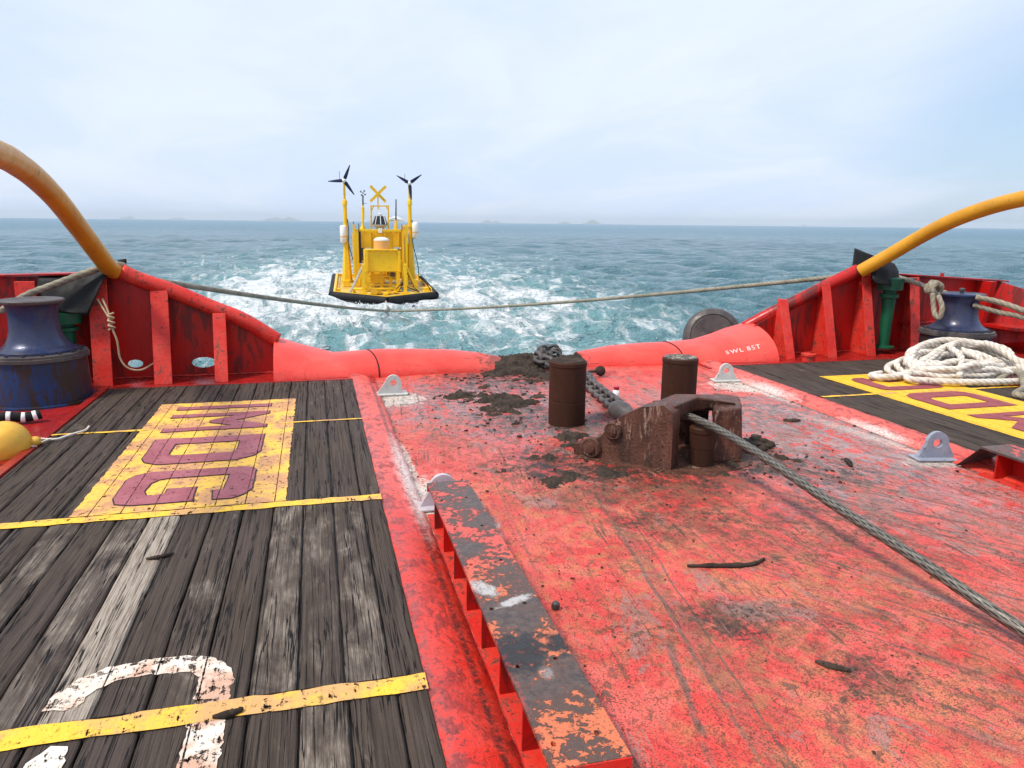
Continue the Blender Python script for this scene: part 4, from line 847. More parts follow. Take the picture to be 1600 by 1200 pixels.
# chain leading aft from the pins, socket
def torus_link(mb, c, d, up, L, Wd, r):
    d = Vector(d).normalized(); up = (Vector(up)-d*d.dot(Vector(up))).normalized(); pts = []
    for i in range(21):
        a = 2*math.pi*i/20; ca, sa = math.cos(a), math.sin(a); pts.append(Vector(c)+d*(ca*Wd/2+math.copysign((L-Wd)/2, ca) if abs(ca) > 1e-3 else 0)+up*(sa*Wd/2))
    mb.tube(pts, r, 10, False)
o = empty('chain', (3.0, 9, DZ), 'grey muddy stud chain lying between the tow pins and the stern roller', 'chain')
path = [roll(3.33, 70)+Vector((0, 0, .03)), (3.28, 10.8, .03), gz(905, 586, -.02), gz(925, 606, -.02), gz(945, 622, 0), gz(968, 640, .04)]
P = spline([Vector(p) for p in path], step=.135)
for i, p in enumerate(P[:-1]):
    dd = P[i+1]-p; mb = MB(); torus_link(mb, p+Vector((0, 0, .03)), dd, (0, .2, 1) if i % 2 else (1, .3, .25), .24, .15, .032); mb.build('chain_link', DARKPL, o, True)
a = gz(958, 638, .08); b = gz(990, 650, .08); dd = (b-a); L = .36; dd.normalize()
mb = MB(); mb.lathe(a, [(.05, -.03), (.09, .02), (.115, .10), (.115, .17), (.09, .26), (.06, .33), (.055, .40)], 24, dd); tag(mb.build('wire_socket', DARKPL, smooth=R(40)), 'grey pear shaped steel socket joining chain and wire behind the jaw', 'socket')
o = empty('bottle', gz(962, 622, DZ+.02), 'small white bottle with a red cap lying against the chain', 'bottle')
c = gz(962, 622, DZ+.04); MB().lathe(c, [(.04, 0), (.045, .02), (.045, .09), (.02, .11)], 16, (.1, .1, 1)).build('body', WHITE, o, True); MB().lathe(c+Vector((.01, .01, .112)), [(.035, 0), (.035, .03), (.03, .035)], 16).build('cap', MAROON, o, R(40))
# clump of chain on the stern edge
mb = MB(); cc = roll(3.52, 88)
o = empty('chain_clump', cc, 'knot of dark chain links piled on the edge of the stern roller', 'chain')
for i in range(12):
    mb = MB(); torus_link(mb, cc+Vector((random.uniform(-.17, .13), random.uniform(-.15, .05), random.uniform(.02, .12))), (random.uniform(-1, 1), random.uniform(-1, 1), random.uniform(-.4, .4)), (random.uniform(-1, 1), .1, 1), .17, .11, .027); mb.build('chain_link', DARKPL, o, True)

# ------------------------------------------------------------------ pad eyes
def padeye(x, y, mat, label, rot=0., lean=0., plate=True, s=1.):
    o = empty('pad_eye', (x, y, DZ), label, 'pad eye', 'pad eyes welded to the steel deck')
    out_ = [(-.17, 0), (.17, 0)]+[(.10*math.cos(R(a))+.0, .13+.105*math.sin(R(a))) for a in range(-5, 186, 10)]
    if lean: out_ = [(-.19, 0), (.13, 0)]+[(.02+.10*math.cos(R(a)), .13+.105*math.sin(R(a))) for a in range(-5, 170, 10)]
    M = Matrix.Translation((x, y, DZ+.02)) @ Matrix.Rotation(rot, 4, 'Z') @ XZ
    link('eye_plate', shape([[(a*s, b*s) for a, b in out_], ell((.02 if lean else 0)*s, .13*s, .042*s, .042*s, 20)], .045, 0, M), mat, o, None, .006)
    mb = MB(); mb.box((-.20*s, -.10, 0), (.20*s, .10, .018), Matrix.Translation((x, y, DZ+.002)) @ Matrix.Rotation(rot, 4, 'Z')); mb.build('base', mat, o, bevel=.006)
padeye(.886, 9.52, GREYPT, 'grey pad eye with slanted left flank, by the left wooden deck near the fairing', 0, 1)
padeye(.885, 5.50, LILAC, 'pale lilac pad eye standing at the far end of the left steel girder', 0, 0, s=1.05)
padeye(5.62, 9.40, GREYPT, 'light grey pad eye near the right fairing in white splashed paint', R(-6), 0)
padeye(5.70, 5.66, STEELG, 'blue grey pad eye at the far end of the right steel girder', R(-12), 0, s=1.08)

# ------------------------------------------------------------------ steel girders
def girder_top_mat():
    g = G('worn_girder_plate'); p = g.pos(); X, Y, Z = g.xyz(p); n1 = g.noise(p, 3.2, 6, .62, .5); n2 = g.noise(p, 22, 6, .72, .4); n3 = g.noise(p, 70, 4, .7)
    col = g.mix(g.st(n2, .35, .65), (.045, .034, .030), (.12, .085, .070)); col = g.mix(g.mul(g.st(n1, .3, .55), .5), col, (.16, .075, .05))
    pt = g.st(g.add(g.mul(n1, .8), g.mul(n2, .6)), .705, .73); oc = g.mix(g.st(Y, 4.2, 3.4), (.66, .10, .075), (.66, .17, .07)); col = g.mix(g.mul(pt, g.st(n3, .68, .55)), col, oc)
    wh = g.mx(g.blob(X, Y, .80, 3.62, .05, .10, .5, n2), g.blob(X, Y, .93, 3.45, .10, .03, .4, n2), g.mul(g.blob(X, Y, .9, 2.8, .03, .05, 0, n2), .4)); col = g.mix(g.mul(wh, .85), col, (.55, .52, .50))
    dk = g.mx(g.blob(X, Y, .82, 2.98, .14, .16, -.5, n2), g.blob(X, Y, 1.02, 3.02, .06, .10, 0, n2)); col = g.mix(g.mul(dk, .9), col, (.018, .018, .02))
    ed = g.mx(g.st(X, .775, .745), 0.); col = g.mix(g.mul(ed, g.st(n2, .45, .6), .6), col, (.5, .05, .04))
    return g.fin(col, g.st(n1, .3, .7, .28, .55), g.bump(g.add(n2, g.mul(pt, .8), g.mul(n3, .3)), .008, .9), .15)
GTOP = girder_top_mat()
def girder(x0, x1, y0, y1, label, cham_=0.):
    o = empty('steel_girder', (x0, y0, DZ), label, 'girder'); zt = .17
    hs = []
    yy = y0+.13
    while yy < y1-.1:
        for fx in (.16, .74): hs.append(ell(x0+(x1-x0)*fx, yy+.02*(fx > .5), .011, .015, 10))
        yy += .52
    link('top_plate', shape([rect(x0, y0, x1, y1)]+hs, .018, 0, Matrix.Translation((0, 0, zt))), GTOP, o, None, .003)
    MB().box((x0, y0-.006, zt-.055), (x1, y0, zt+.006)).build('end_lip', REDWORN, o); 
    MB().box((x0+.19, y0+.002, DZ+.012), (x0+.21, y1-.02, zt-.010)).build('web', RED, o)
    MB().box((x0, y0, DZ-.006), (x0+.19, y1-.01, DZ+.011)).build('base_strip', REDWORN, o)
    mb = MB(); yy = y0+.02
    while yy < y1:
        mb.hexa([(x0+.01, yy, DZ+.012), (x0+.188, yy, DZ+.012), (x0+.188, yy+.014, DZ+.012), (x0+.01, yy+.014, DZ+.012)], [(x0+.012, yy, zt-.011), (x0+.188, yy, zt-.011), (x0+.188, yy+.014, zt-.011), (x0+.012, yy+.014, zt-.011)])
        mb2 = mb; yy += .40
        o2 = mb.build('stiffener', RED, o); mb = MB()
    mb.bm.free()
    if cham_:
        mb = MB(); mb.hexa([(x0, y1, zt-.012), (x0, y1+.001, zt-.012), (x0, y1+cham_, DZ), (x0, y1+cham_-.001, DZ-.001)], [(x1, y1, zt-.012), (x1, y1+.012, zt), (x1, y1+cham_+.012, DZ), (x1, y1+cham_, DZ-.001)]); mb.build('sloping_end', DARKPL, o)
    else: MB().box((x0, y1-.008, zt-.06), (x1, y1+.006, zt+.004)).build('end_lip', REDWORN, o)
    return o
girder(.742, 1.055, 2.225, 5.345, 'worn open sided red steel girder lying along the left edge of the steel deck')
girder(5.72, 6.06, 1.8, 5.20, 'red steel girder with dark top at the right edge of the steel deck', .24)

# ------------------------------------------------------------------ tyre fender outboard
tc_ = at(1114, 526, 12.4); ax = (Vector((0, 0, H))-tc_).normalized()+Vector((.12, 0, .12)); ax.normalize()
o = empty('tyre_fender', tc_, 'black round rubber fender hanging outboard behind the right fairing', 'fender')
MB().lathe(tc_, [(.07, -.10), (.09, .04), (.38, .06), (.405, .03), (.42, .045), (.50, .02), (.54, -.04), (.54, -.16), (.30, -.22)], 56, ax).build('tyre', DARKPL, o, R(40))
mb = MB(); torus_link(mb, tc_+ax*.06, (1, 0, .3), ax, .14, .09, .02); mb.build('shackle', REDWORN, o, True)

# ------------------------------------------------------------------ loose bits on deck
def stick(name, pts, r, label, cat='debris', mat=MUD):
    P = spline(pts, n=18); rr = [r*(.5+.9*math.sin(math.pi*(i+1)/19))*random.uniform(.8, 1.2) for i in range(18)]
    tag(MB().tube(P, rr, 7).build(name, mat, smooth=True), label, cat)
dz = DZ+.008
stick('rubber_strip', [gz(1074, 884, dz), gz(1110, 884, dz), gz(1150, 884, dz), gz(1178, 881, dz), gz(1194, 873, dz)], .014, 'long black strip lying on the red deck left of the wire')
stick('rubber_strip', [gz(1274, 1033, dz), gz(1300, 1042, dz), gz(1330, 1048, dz)], .014, 'short dark strip on the orange stained deck at the lower right')
stick('bolt', [gz(1224, 656, dz), gz(1236, 658, dz), gz(1250, 657, dz)], .022, 'small dark bolt on the deck right of the shark jaw')
stick('rubber_strip', [gz(1320, 717, dz), gz(1326, 722, dz), gz(1330, 729, dz)], .02, 'small dark scrap below the right grey pad eye path')
stick('wood_splinter', [gz(228, 873, .01), gz(250, 870, .012), gz(272, 864, .012)], .010, 'dark splinter lying across the pale plank')
stick('wood_splinter', [gz(332, 1120, .014), gz(356, 1116, .016), gz(380, 1107, .016)], .013, 'charred splinter lying on the near yellow line')
mb = MB(); c = gz(867, 951, DZ); mb.lathe(c, [(.022, 0), (.025, .010), (.023, .036), (.014, .044)], 12, (.2, -.1, 1)); tag(mb.build('plug', DARKPL, smooth=R(40)), 'small black cylindrical plug on the deck right of the left girder', 'plug')
mb = MB(); c = gz(938, 588, DZ); mb.blobm(c+Vector((0, 0, .08)), .075, 3, (1, .8, 1), .04); mb.tube([c+Vector((-.25, 0, .07)), c+Vector((-.05, 0, .08))], .02, 8); tag(mb.build('dented_can', MUD, smooth=True), 'small round muddy lump on the red deck behind the left tow pin', 'debris')

# mud crumbs scattered over the steel deck (far too many to count)
def crumbs():
    t = (1+5**.5)/2; IV = np.array([(-1, t, 0), (1, t, 0), (-1, -t, 0), (1, -t, 0), (0, -1, t), (0, 1, t), (0, -1, -t), (0, 1, -t), (t, 0, -1), (t, 0, 1), (-t, 0, -1), (-t, 0, 1)])/1.9
    IF = np.array([(0, 11, 5), (0, 5, 1), (0, 1, 7), (0, 7, 10), (0, 10, 11), (1, 5, 9), (5, 11, 4), (11, 10, 2), (10, 7, 6), (7, 1, 8), (3, 9, 4), (3, 4, 2), (3, 2, 6), (3, 6, 8), (3, 8, 9), (4, 9, 5), (2, 4, 11), (6, 2, 10), (8, 6, 7), (9, 8, 1)])
    sp = []
    def cl(n, cx, cy, sx, sy, s0, s1, rot=0.):
        for _ in range(n):
            a, b = rng.normal()*sx, rng.normal()*sy; c, s = math.cos(rot), math.sin(rot); sp.append((cx+a*c-b*s, cy+a*s+b*c, s0+(s1-s0)*rng.random()**3))
    cl(260, 2.2, 8.9, .55, .9, .004, .028); cl(160, 2.9, 10.4, .5, .35, .008, .035); cl(200, 2.35, 7.4, .6, .6, .004, .020); cl(240, 3.0, 6.1, .9, .45, .003, .018); cl(160, 4.1, 6.1, .35, .5, .004, .022)
    cl(120, 1.05, 6.0, .15, .9, .003, .010); cl(100, 1.3, 4.3, .25, .8, .002, .010); cl(110, 2.4, 4.5, .8, .9, .002, .011); cl(80, 3.0, 2.8, .8, .6, .002, .010); cl(60, .78, 6.5, .04, 1.2, .004, .012)
    cl(90, .74, 3.6, .03, 1.3, .003, .008); cl(60, 5.6, 8.9, .3, .3, .004, .014); cl(45, 5.85, 7.2, .12, .8, .006, .022); cl(50, 3.6, 3.7, .7, .7, .002, .010)
    V = []; Fs = []; k = 0
    for x, y, s in sp:
        if not (.76 < x < 5.78 and 1.5 < y < 11.0): continue
        j = IV*(1+rng.uniform(-.3, .3, (12, 1)))*s*np.array([1, 1, .6]); V.append(j*np.array([1, 1, .8])+np.array([x, y, DZ+.2*s])); Fs.append(IF+12*k); k += 1
    V = np.concatenate(V); Fs = np.concatenate(Fs); me = bpy.data.meshes.new('mud_crumbs'); me.from_pydata(V.tolist(), [], Fs.tolist()); me.update()
    tag(link('mud_crumbs', me, MUD), 'dark mud crumbs scattered over the red steel deck', 'mud', kind='stuff')
crumbs()

# mud smeared and clotted on the steel deck and over the roller, as a low relief with ragged edges
def vnoise(X, Y, seed, octv=6, g_=.6):
    r_ = np.random.default_rng(seed); tot = 0; a = 1.; nrm = 0
    for o_ in range(octv):
        T = r_.random((64, 64)); k = 2**o_; x = X*k+o_*3.7; y = Y*k+o_*1.3; xi = np.floor(x).astype(int); yi = np.floor(y).astype(int); fx = x-xi; fy = y-yi; fx = fx*fx*(3-2*fx); fy = fy*fy*(3-2*fy)
        v = (T[xi % 64, yi % 64]*(1-fx)+T[(xi+1) % 64, yi % 64]*fx)*(1-fy)+(T[xi % 64, (yi+1) % 64]*(1-fx)+T[(xi+1) % 64, (yi+1) % 64]*fx)*fy
        tot = tot+a*v; nrm += a; a *= g_
    return tot/nrm
def mud_relief(name, x0, x1, y0, y1, step, blobs, thr, hgt, freq, seed, label, mat=MUD, surf=None, maxh=.05):
    xs = np.arange(x0, x1, step); ys = np.arange(y0, y1, step); X, Y = np.meshgrid(xs, ys); m_ = np.zeros_like(X)
    for (cx, cy, rx, ry, a) in blobs: m_ = np.maximum(m_, a*np.exp(-((X-cx)/rx)**2-((Y-cy)/ry)**2))
    n = vnoise(X*freq, Y*freq, seed, 7, .68); e = n+.32*m_-thr; hh = np.clip(e*hgt, -.01, maxh)*(.6+.8*vnoise(X*freq*6, Y*freq*6, seed+1, 4))
    Z = (DZ if surf is None else surf(X, Y))+np.where(e > 0, hh+.0015, -.006); keep = e > 0
    idx = np.arange(X.size).reshape(X.shape); q = keep[:-1, :-1] | keep[1:, :-1] | keep[:-1, 1:] | keep[1:, 1:]
    f = np.stack([idx[:-1, :-1][q], idx[:-1, 1:][q], idx[1:, 1:][q], idx[1:, :-1][q]], 1); used, inv = np.unique(f, return_inverse=True); V = np.stack([X, Y, Z], -1).reshape(-1, 3)[used]
    me = bpy.data.meshes.new(name); me.from_pydata(V.tolist(), [], inv.reshape(f.shape).tolist()); me.update(); o = link(name, me, mat, None, True); tag(o, label, 'mud', kind='stuff')
mud_relief('mud_smears', .9, 5.4, 5.2, 10.7, .011, [(2.15, 8.9, .7, 1.1, 1.), (2.9, 10.4, .7, .5, 1.1), (2.5, 7.3, .7, .5, .8), (3.1, 6.0, 1.1, .38, .9), (4.15, 6.2, .32, .55, 1.15), (3.3, 7.1, .5, .5, .9), (1.9, 6.5, .6, .4, .55), (2.9, 5.6, .9, .3, .6)],
    .80, .28, 3.2, 12, 'dark mud smeared and clotted on the red steel deck round the tow pins')
def rollz(X, Y):
    a = .40; y0 = 10.8; t = np.clip((Y-y0)/a, 0, 1); z1 = DZ-.01+.13*np.sqrt(np.clip(1-(1-t)**2, 0, 1)); ps = np.arcsin(np.clip((Y-y0-a)/.55, 0, 1)); return np.where(Y < y0, DZ, z1-np.where(Y > y0+a, (1-np.cos(ps))*1.1, 0))
mud_relief('mud_bank', 2.35, 4.05, 10.3, 11.45, .010, [(2.95, 10.8, .50, .30, 1.6), (3.2, 11.1, .45, .25, 1.3), (2.65, 11.0, .25, .25, 1.0)], .78, .30, 3.5, 31, 'bank of lumpy dark mud caked over the stern roller', MUD, rollz, .055)

# ------------------------------------------------------------------ the survey buoy
def P_(cx, cy, Y): return at(480+cx/4.617, 240+cy/4.617, Y)
YF, YB = 32.6, 40.5
def buoy():
    ap = P_(580, 1052, YF); l0 = P_(180, 1012, 34.4); r0 = P_(925, 1012, 34.4); lb = P_(200, 880, YB); rb = P_(815, 893, YB)
    o = empty('survey_buoy', (ap.x, 36, SEA), 'yellow survey buoy with wind turbines and black fender towed on the sea', 'buoy')
    top = [ap, r0, rb, lb, l0]; ctr = sum(top, Vector())/5
    ex = lambda p, s, dz_: Vector((ctr.x+(p.x-ctr.x)*s, ctr.y+(p.y-ctr.y)*s, p.z+dz_))
    mb = MB(); mb.hexa([ex(p, .86, 0)*1 if False else Vector((ctr.x+(p.x-ctr.x)*.88, ctr.y+(p.y-ctr.y)*.9, SEA-.6)) for p in top][::1], [ex(p, .97, -.04) for p in top]); mb.build('hull', RUBBER, o)
    mb = MB(); mb.hexa([ex(p, .955, -.038) for p in top], [ex(p, .955, .0) for p in top]); mb.build('deck', BUOYD, o)
    ring = [ex(p, 1., -.06) for p in top]
    for a, b in zip(ring, ring[1:]+ring[:1]):
        MB().tube([a, b], .17, 14).build('fender_tube', RUBBER, o, R(40)); MB().tube([a-Vector((0, 0, .25)), b-Vector((0, 0, .25))], .15, 12).build('fender_tube', RUBBER, o, R(40))
    ring = [ex(p, .955, .03) for p in top]
    mb = MB(); [mb.bar(a, b, .10, .16) for a, b in zip(ring, ring[1:]+ring[:1])]; mb.build('coaming', BUOYY, o)
    def zdeck(y): t = (y-YF)/(YB-YF); return ap.z*(1-t)+lb.z*t
    def part(name, mat, parent=None): return lambda mb, sm=None, bv=0.: mb.build(name, mat, parent or o, sm, bv)
    # masts and turbines
    def turbine(cx0, cyh, cxh, Y, tips, side):
        base = P_(cx0, 878, Y); zb = zdeck(Y); t = P_(cxh, cyh, Y); base.z = zb; 
        mt = P_(cxh, 520, Y); md = P_(cxh, 360, Y)
        m_ = MB().tube([Vector((t.x, Y, zb)), Vector((t.x, Y, P_(0, 650, Y).z))], [.26, .13], 6).tube([Vector((t.x, Y, P_(0, 655, Y).z)), Vector((t.x, Y, md.z))], .095, 16).tube([Vector((t.x, Y, md.z-.08)), Vector((t.x, Y, md.z+.12)), Vector((t.x, Y, md.z+.2))], [.12, .12, .07], 16).tube([Vector((t.x, Y, md.z)), t], .055, 14).build('mast', BUOYY, o, R(40))
        for k, zz in enumerate((zb+.04, P_(0, 650, Y).z, P_(0, 520, Y).z)): MB().lathe((t.x, Y, zz-.03), [(.30 if k == 0 else .15, 0), (.30 if k == 0 else .15, .06)], 16).build('flange', BUOYY, o)
        h = MB().tube([t+Vector((0, .35, 0)), t+Vector((0, .05, 0)), t-Vector((0, .12, 0)), t-Vector((0, .2, 0))], [.06, .11, .10, .03], 14).build('turbine_hub', WHITE, o, True)
        for tx, ty in tips:
            q = P_(tx, ty, Y-.15); c = t-Vector((0, .12, 0)); d_ = (q-c); n_ = d_.cross(Vector((0, 1, 0))).normalized(); mb = MB(); sec = []
            for s_, w_ in ((.06, .05), (.2, .085), (.6, .06), (1., .018)):
                p = c+d_*s_; sec.append([p+n_*w_-Vector((0, .02, 0)), p+n_*w_*.2+Vector((0, .012, 0)), p-n_*w_+Vector((0, .02, 0)), p-n_*w_*.2-Vector((0, .016, 0))])
            vs = [[mb.bm.verts.new(p) for p in r_] for r_ in sec]
            for a, b in zip(vs, vs[1:]):
                for i in range(4): mb.bm.faces.new((a[i], a[(i+1) % 4], b[(i+1) % 4], b[i]))
            mb.bm.faces.new(vs[0]); mb.bm.faces.new(vs[-1]); mb.build('blade', NAVY, h)
        v = P_(cxh-32, cyh-70, Y+.3); MB().tube([t+Vector((0, .3, 0)), P_(cxh-32, cyh-5, Y+.3), v], .012, 6).build('wind_vane', DARKPL, o)
        # cable strung down the mast
        MB().tube(spline([Vector((t.x+.1, Y-.08, P_(0, 470, Y).z)), Vector((t.x+.14, Y-.1, P_(0, 560, Y).z)), Vector((t.x+.12, Y-.1, P_(0, 650, Y).z)), Vector((t.x+.32, Y-.2, P_(0, 790, Y).z)), Vector((t.x+.38, Y-.3, zb+.05))], n=20), .02, 6).build('cable', RUBBER, o)
        # tank
        tx = P_(240 if side < 0 else 770, 0, Y-.1).x; z0, z1 = P_(0, 640 if side < 0 else 605, Y).z, P_(0, 518 if side < 0 else 490, Y).z
        tk = MB().lathe((tx, Y-.1, z0), [(.08, -.03), (.13, 0), (.16, .04), (.16, z1-z0-.04), (.13, z1-z0), (.08, z1-z0+.03)], 24).build('white_tank', WHITE, o, R(50))
        MB().lathe((tx, Y-.1, z0+.26), [(.165, 0), (.165, .05)], 24).build('orange_band', ORANGE, tk)
        MB().bar((tx, Y-.05, z0+.1), (t.x, Y, z0+.1), .04).bar((tx, Y-.05, z1-.1), (t.x, Y, z1-.1), .04).build('bracket', BUOYY, o)
    turbine(280, 195, 265, 38.2, ((308, 82), (150, 200), (340, 298)), -1)
    turbine(758, 215, 736, 38.2, ((645, 158), (825, 152), (752, 335)), 1)
    # tower frame
    def box(name, x0, x1, y0, y1, Y0, Y1, mat=BUOYY, bv=.01):
        a = P_(x0, y1, Y0); b = P_(x1, y0, Y0); return MB().box((a.x, Y0, a.z), (b.x, Y1, b.z)).build(name, mat, o, None, bv)
    for Y in (36.6, 38.6):
        for x in (335, 358, 690, 712):
            zb = zdeck(Y); a = P_(x, 510 if x in (335, 712) else 560, Y); MB().bar((a.x, Y, zb), (a.x, Y, a.z), .10, .10).build('frame_leg', BUOYY, o)
    box('equipment_panel', 378, 462, 560, 680, 36.9, 37.6); box('equipment_panel', 466, 560, 556, 690, 37.0, 37.6); box('equipment_panel', 564, 620, 558, 690, 37.0, 37.6); box('equipment_panel', 623, 682, 560, 676, 36.9, 37.6)
    box('top_beam', 330, 722, 548, 562, 36.6, 36.75); box('top_beam', 330, 722, 548, 562, 38.5, 38.65); box('cross_beam', 330, 722, 770, 785, 36.62, 36.74); box('cross_beam', 380, 420, 680, 790, 36.9, 37.0, DARKPL)
    box('solar_panel', 376, 386, 560, 790, 36.5, 36.52, SOLAR); box('side_panel', 712, 722, 520, 780, 36.6, 38.5)
    # topmark frame, cross, lantern
    Y = 37.2
    mb = MB()
    for x in (462, 586): a = P_(x, 555, Y); b = P_(x, 380, Y); mb.bar(a, b, .07, .07)
    mb.bar(P_(455, 378, Y), P_(592, 378, Y), .06, .06); mb.bar(P_(462, 415, Y), P_(480, 382, Y), .05).bar(P_(586, 415, Y), P_(570, 382, Y), .05); mb.build('lantern_frame', BUOYY, o)
    MB().tube([P_(511, 405, Y), P_(511, 290, Y)], .028, 10).build('topmark_pole', BUOYY, o)
    mb = MB(); a, b = P_(455, 233, Y), P_(566, 348, Y); c, d_ = P_(566, 236, Y), P_(455, 346, Y); mb.bar(a, b, .13, .05, (0, 1, 0)); mb.build('topmark_bar', BUOYY, o)
    MB().bar(c+Vector((0, -.053, 0)), d_+Vector((0, -.053, 0)), .13, .05, (0, 1, 0)).build('topmark_bar', BUOYY, o)
    lc = P_(526, 516, Y); ln = MB().lathe(lc, [(.40, 0), (.40, .03), (.36, .035), (.23, .42), (.20, .43)], 8).build('lantern', SOLAR, o)
    mb = MB()
    for k in range(8): a = 2*math.pi*(k)/8; mb.bar(lc+Vector((.362*math.cos(a), .362*math.sin(a), .03)), lc+Vector((.232*math.cos(a), .232*math.sin(a), .43)), .03)
    mb.build('lantern_rib', WHITE, ln)
    MB().lathe(lc, [(.20, -.22), (.20, -.12), (.38, -.02), (.41, -.01), (.41, .02)], 24).build('lantern_base', GREYPT, ln); MB().lathe(lc+Vector((0, 0, .43)), [(.10, 0), (.10, .10), (.03, .14), (.015, .5)], 16).build('light', WHITE, ln)
    box('camera_box', 516, 540, 540, 572, 36.4, 36.6, WHITE)
    rc = P_(638, 488, 37.6); MB().lathe(rc, [(.05, -.25), (.05, 0), (.36, .01), (.38, .05), (.34, .12), (.12, .22), (.05, .24)], 28).build('radar_dome', WHITE, o, R(40))
    # weather instruments
    a = P_(402, 552, 37.0); b = P_(402, 372, 37.0); mb = MB().tube([a, b], [.06, .035], 10); mb.tube([P_(402, 470, 37.), P_(402, 390, 37.)], .07, 10); mb.build('instrument_mast', BUOYY, o)
    MB().tube([a+Vector((0, 0, .01)), a+Vector((0, 0, .25))], [.16, .06], 4).build('mast_foot', BUOYY, o)
    m_ = MB().tube([b, P_(402, 300, 37.)], .035, 10); c = P_(402, 285, 36.9)
    for k in range(4):
        q = R(45+90*k+10); e = c+Vector((.12*math.cos(q), -.02, .12*math.sin(q))); m_.tube([c, e], .012, 6); m_.blobm(e, .045, 1)
    m_.tube([P_(402, 360, 37.), P_(428, 360, 37.)], .012, 6); m_.build('anemometer', DARKPL, o)
    MB().tube([P_(640, 480, 37.2), P_(641, 330, 37.2)], [.035, .025], 8).build('antenna', RUBBER, o); MB().tube([P_(640, 560, 37.2), P_(640, 480, 37.2)], [.12, .045], 8).build('antenna_foot', BUOYY, o)
    for x, yt in ((333, 490), (372, 505), (682, 510)): MB().tube([P_(x, 560, 36.6), P_(x, yt, 36.6)], .018, 6).build('rail_stub', DARKPL, o)
    MB().bar(P_(690, 520, 36.7), P_(716, 560, 36.7), .05).bar(P_(716, 520, 36.7), P_(690, 560, 36.7), .05).build('brace', BUOYY, o)
    # front cabinet with drum on top
    box('cabinet', 440, 655, 700, 852, 35.1, 35.9); box('cabinet_side', 418, 438, 698, 855, 35.0, 35.9); box('cabinet_side', 657, 672, 692, 855, 35.0, 35.9); box('cabinet_lid', 415, 672, 692, 700, 35.0, 35.95)
    dc = P_(537, 690, 35.5); MB().lathe(dc, [(.36, 0), (.355, .40)], 28).build('drum', ORANGE, o, R(40)); MB().lathe(dc, [(.355, .401), (.34, .46), (.20, .53), (.06, .55)], 28).build('drum_lid', WHITE, o, R(40))
    for x in (432, 655): a = P_(x, 855, 35.1); MB().bar((a.x, 35.1, zdeck(35.1)), (a.x, 35.1, a.z), .16, .16).build('cabinet_leg', BUOYY, o)
    for x in (470, 535, 600): a = P_(x, 860, 35.6); MB().bar((a.x, 35.6, zdeck(35.6)), (a.x, 35.6, a.z+.1), .14, .14).build('cabinet_leg', BUOYY, o)
    for y in (880, 905, 940): box('cross_beam', 440, 650, y, y+12, 35.5, 35.6)
    for (a_, b_, y_, z_, yy_) in ((392, 425, 690, 780, 37.0), (640, 690, 690, 860, 37.0), (455, 560, 862, 935, 36.2), (575, 640, 850, 905, 36.0), (600, 632, 862, 888, 35.4)): box('equipment_box', a_, b_, y_, z_, yy_, yy_+.5, DARKPL if (a_ == 600) else BUOYY)
    box('equipment_box', 338, 372, 575, 900, 37.7, 38.4); box('equipment_box', 684, 716, 575, 900, 37.7, 38.4); box('battery_bank', 360, 690, 800, 905, 37.6, 38.4); box('battery_bank', 420, 600, 690, 800, 37.8, 38.4)
    for x in (345, 372, 430, 470, 575, 610, 650, 700): box('frame_post', x, x+8, 690 if x not in (345, 700) else 560, 900, 37.3, 37.38)
    for y in (600, 650, 700, 745, 830): box('frame_rung', 330, 358, y, y+6, 36.62, 36.68); box('frame_rung', 690, 714, y+10, y+16, 36.62, 36.68)
    for x in (372, 500, 560, 660): box('panel_rib', x, x+5, 552, 684, 36.84, 36.9)
    # A-frame at the bow
    for x, xs_ in ((405, -1), (708, 1)):
        Y = 33.9; a = P_(x, 995, Y); b = P_(x, 800, Y); MB().bar((a.x, Y, zdeck(Y)), b, .13, .13).build('bow_post', BUOYY, o)
        MB().bar(b, Vector((b.x+xs_*.05, 36., zdeck(36.)+.1)), .10, .10).build('bow_brace', BUOYY, o)
        MB().bar(b, Vector((b.x+xs_*.62, Y+.4, zdeck(Y+.4))), .08, .08).build('bow_brace', GREYPT if xs_ < 0 else BUOYY, o)
        MB().box((a.x-.16, Y-.16, zdeck(Y)), (a.x+.16, Y+.16, zdeck(Y)+.1)).build('foot', BUOYY, o)
    # deck gear
    for (cx, cy, Y, sx, sz) in ((228, 985, 34.6, .16, .2), (862, 985, 34.6, .2, .2), (520, 975, 34.2, .2, .22), (570, 1035, 33.1, .18, .2), (590, 970, 34.2, .15, .2), (340, 980, 34.3, .12, .2), (285, 915, 36.5, .3, .3), (640, 970, 34.4, .14, .2), (780, 930, 36.5, .25, .3), (480, 990, 34.0, .2, .12), (660, 935, 35.0, .2, .2)):
        p = P_(cx, cy, Y); z = zdeck(Y); MB().box((p.x-sx/2, Y, z), (p.x+sx/2, Y+.3, z+sz)).box((p.x-sx/2-.04, Y-.04, z+.001), (p.x+sx/2+.04, Y+.34, z+.04)).build('deck_bracket', BUOYY, o, None, .01)
    MB().tube([Vector((P_(300, 0, 34).x, 34, zdeck(34)+.25)), Vector((P_(620, 0, 34).x, 34, zdeck(34)+.25))], .05, 10).build('deck_pipe', BUOYY, o, True)
    for pts in ([(640, 980, 34), (670, 950, 34), (690, 935, 34.2), (665, 985, 34)], [(720, 860, 35), (745, 900, 35), (770, 960, 34.4), (805, 998, 34)], [(720, 960, 34.2), (750, 975, 34.1), (790, 990, 34)]):
        MB().tube(spline([P_(*p) for p in pts], n=14), .025, 6).build('cable', RUBBER, o)
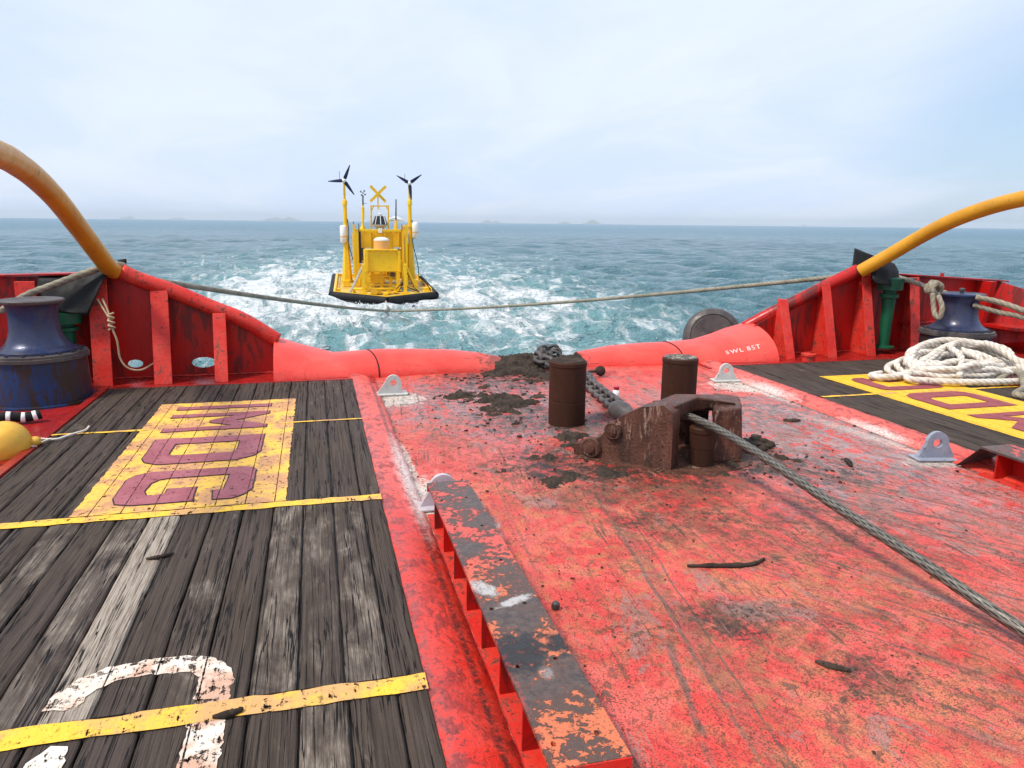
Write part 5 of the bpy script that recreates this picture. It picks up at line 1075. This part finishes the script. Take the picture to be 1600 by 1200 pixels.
    MB().tube(spline([P_(815, 890, 38), P_(860, 930, 36.3), P_(900, 990, 34.8), P_(935, 1005, 34.2)], n=14), .06, 8).build('cable', RUBBER, o)
    # side rails
    for xs_, tp in ((-1, (l0, lb)), (1, (r0, rb))):
        a, b = ex(tp[0], .93, 0), ex(tp[1], .93, 0); mb = MB()
        for k in range(6): p = a.lerp(b, k/5); mb.tube([p, p+Vector((0, 0, .22))], .025, 6)
        mb.tube([a+Vector((0, 0, .22)), b+Vector((0, 0, .22))], .025, 6); mb.build('side_rail', BUOYY, o)
buoy()

# spray thrown up under the buoy's bow
def spray():
    n = 900; V = []; Fs = []; k = 0; T = np.array([(1, 1, 1), (1, -1, -1), (-1, 1, -1), (-1, -1, 1)])*.6; TF = np.array([(0, 1, 2), (0, 3, 1), (0, 2, 3), (1, 3, 2)])
    l = P_(170, 1045, 34.4); r = P_(935, 1045, 34.4); a = P_(580, 1090, 32.4)
    for _ in range(n):
        t = rng.uniform(-1, 1); e = l if t < 0 else r; p = np.array(a)*(1-abs(t))+np.array(e)*abs(t); s = .012+.035*rng.random()**2
        p = p+np.array([rng.normal()*.15, -.1-abs(rng.normal())*.32, 0]); p[2] = SEA+.0+abs(rng.normal())*.06
        V.append(T*s*(1+rng.uniform(-.4, .4, (4, 1)))+p); Fs.append(TF+4*k); k += 1
    me = bpy.data.meshes.new('spray'); me.from_pydata(np.concatenate(V).tolist(), [], np.concatenate(Fs).tolist()); me.update()
    g = G('spray_water'); tag(link('spray', me, g.fin((.85, .88, .9), .5)), 'white spray thrown up under the bow of the yellow buoy', 'spray', kind='stuff')
spray()

# ------------------------------------------------------------------ haze over the sea
hz = MB().box((-22500, -22500, -8), (22500, 22500, 150)).build('haze', None); tag(hz, kind='stuff')
hm = bpy.data.materials.new('haze'); hm.use_nodes = True; t_ = hm.node_tree; t_.nodes.clear(); oo = t_.nodes.new('ShaderNodeOutputMaterial'); pv = t_.nodes.new('ShaderNodeVolumePrincipled')
pv.inputs['Density'].default_value = .00008; pv.inputs['Color'].default_value = (.80, .91, 1., 1); t_.links.new(pv.outputs[0], oo.inputs['Volume']); hz.data.materials.append(hm)
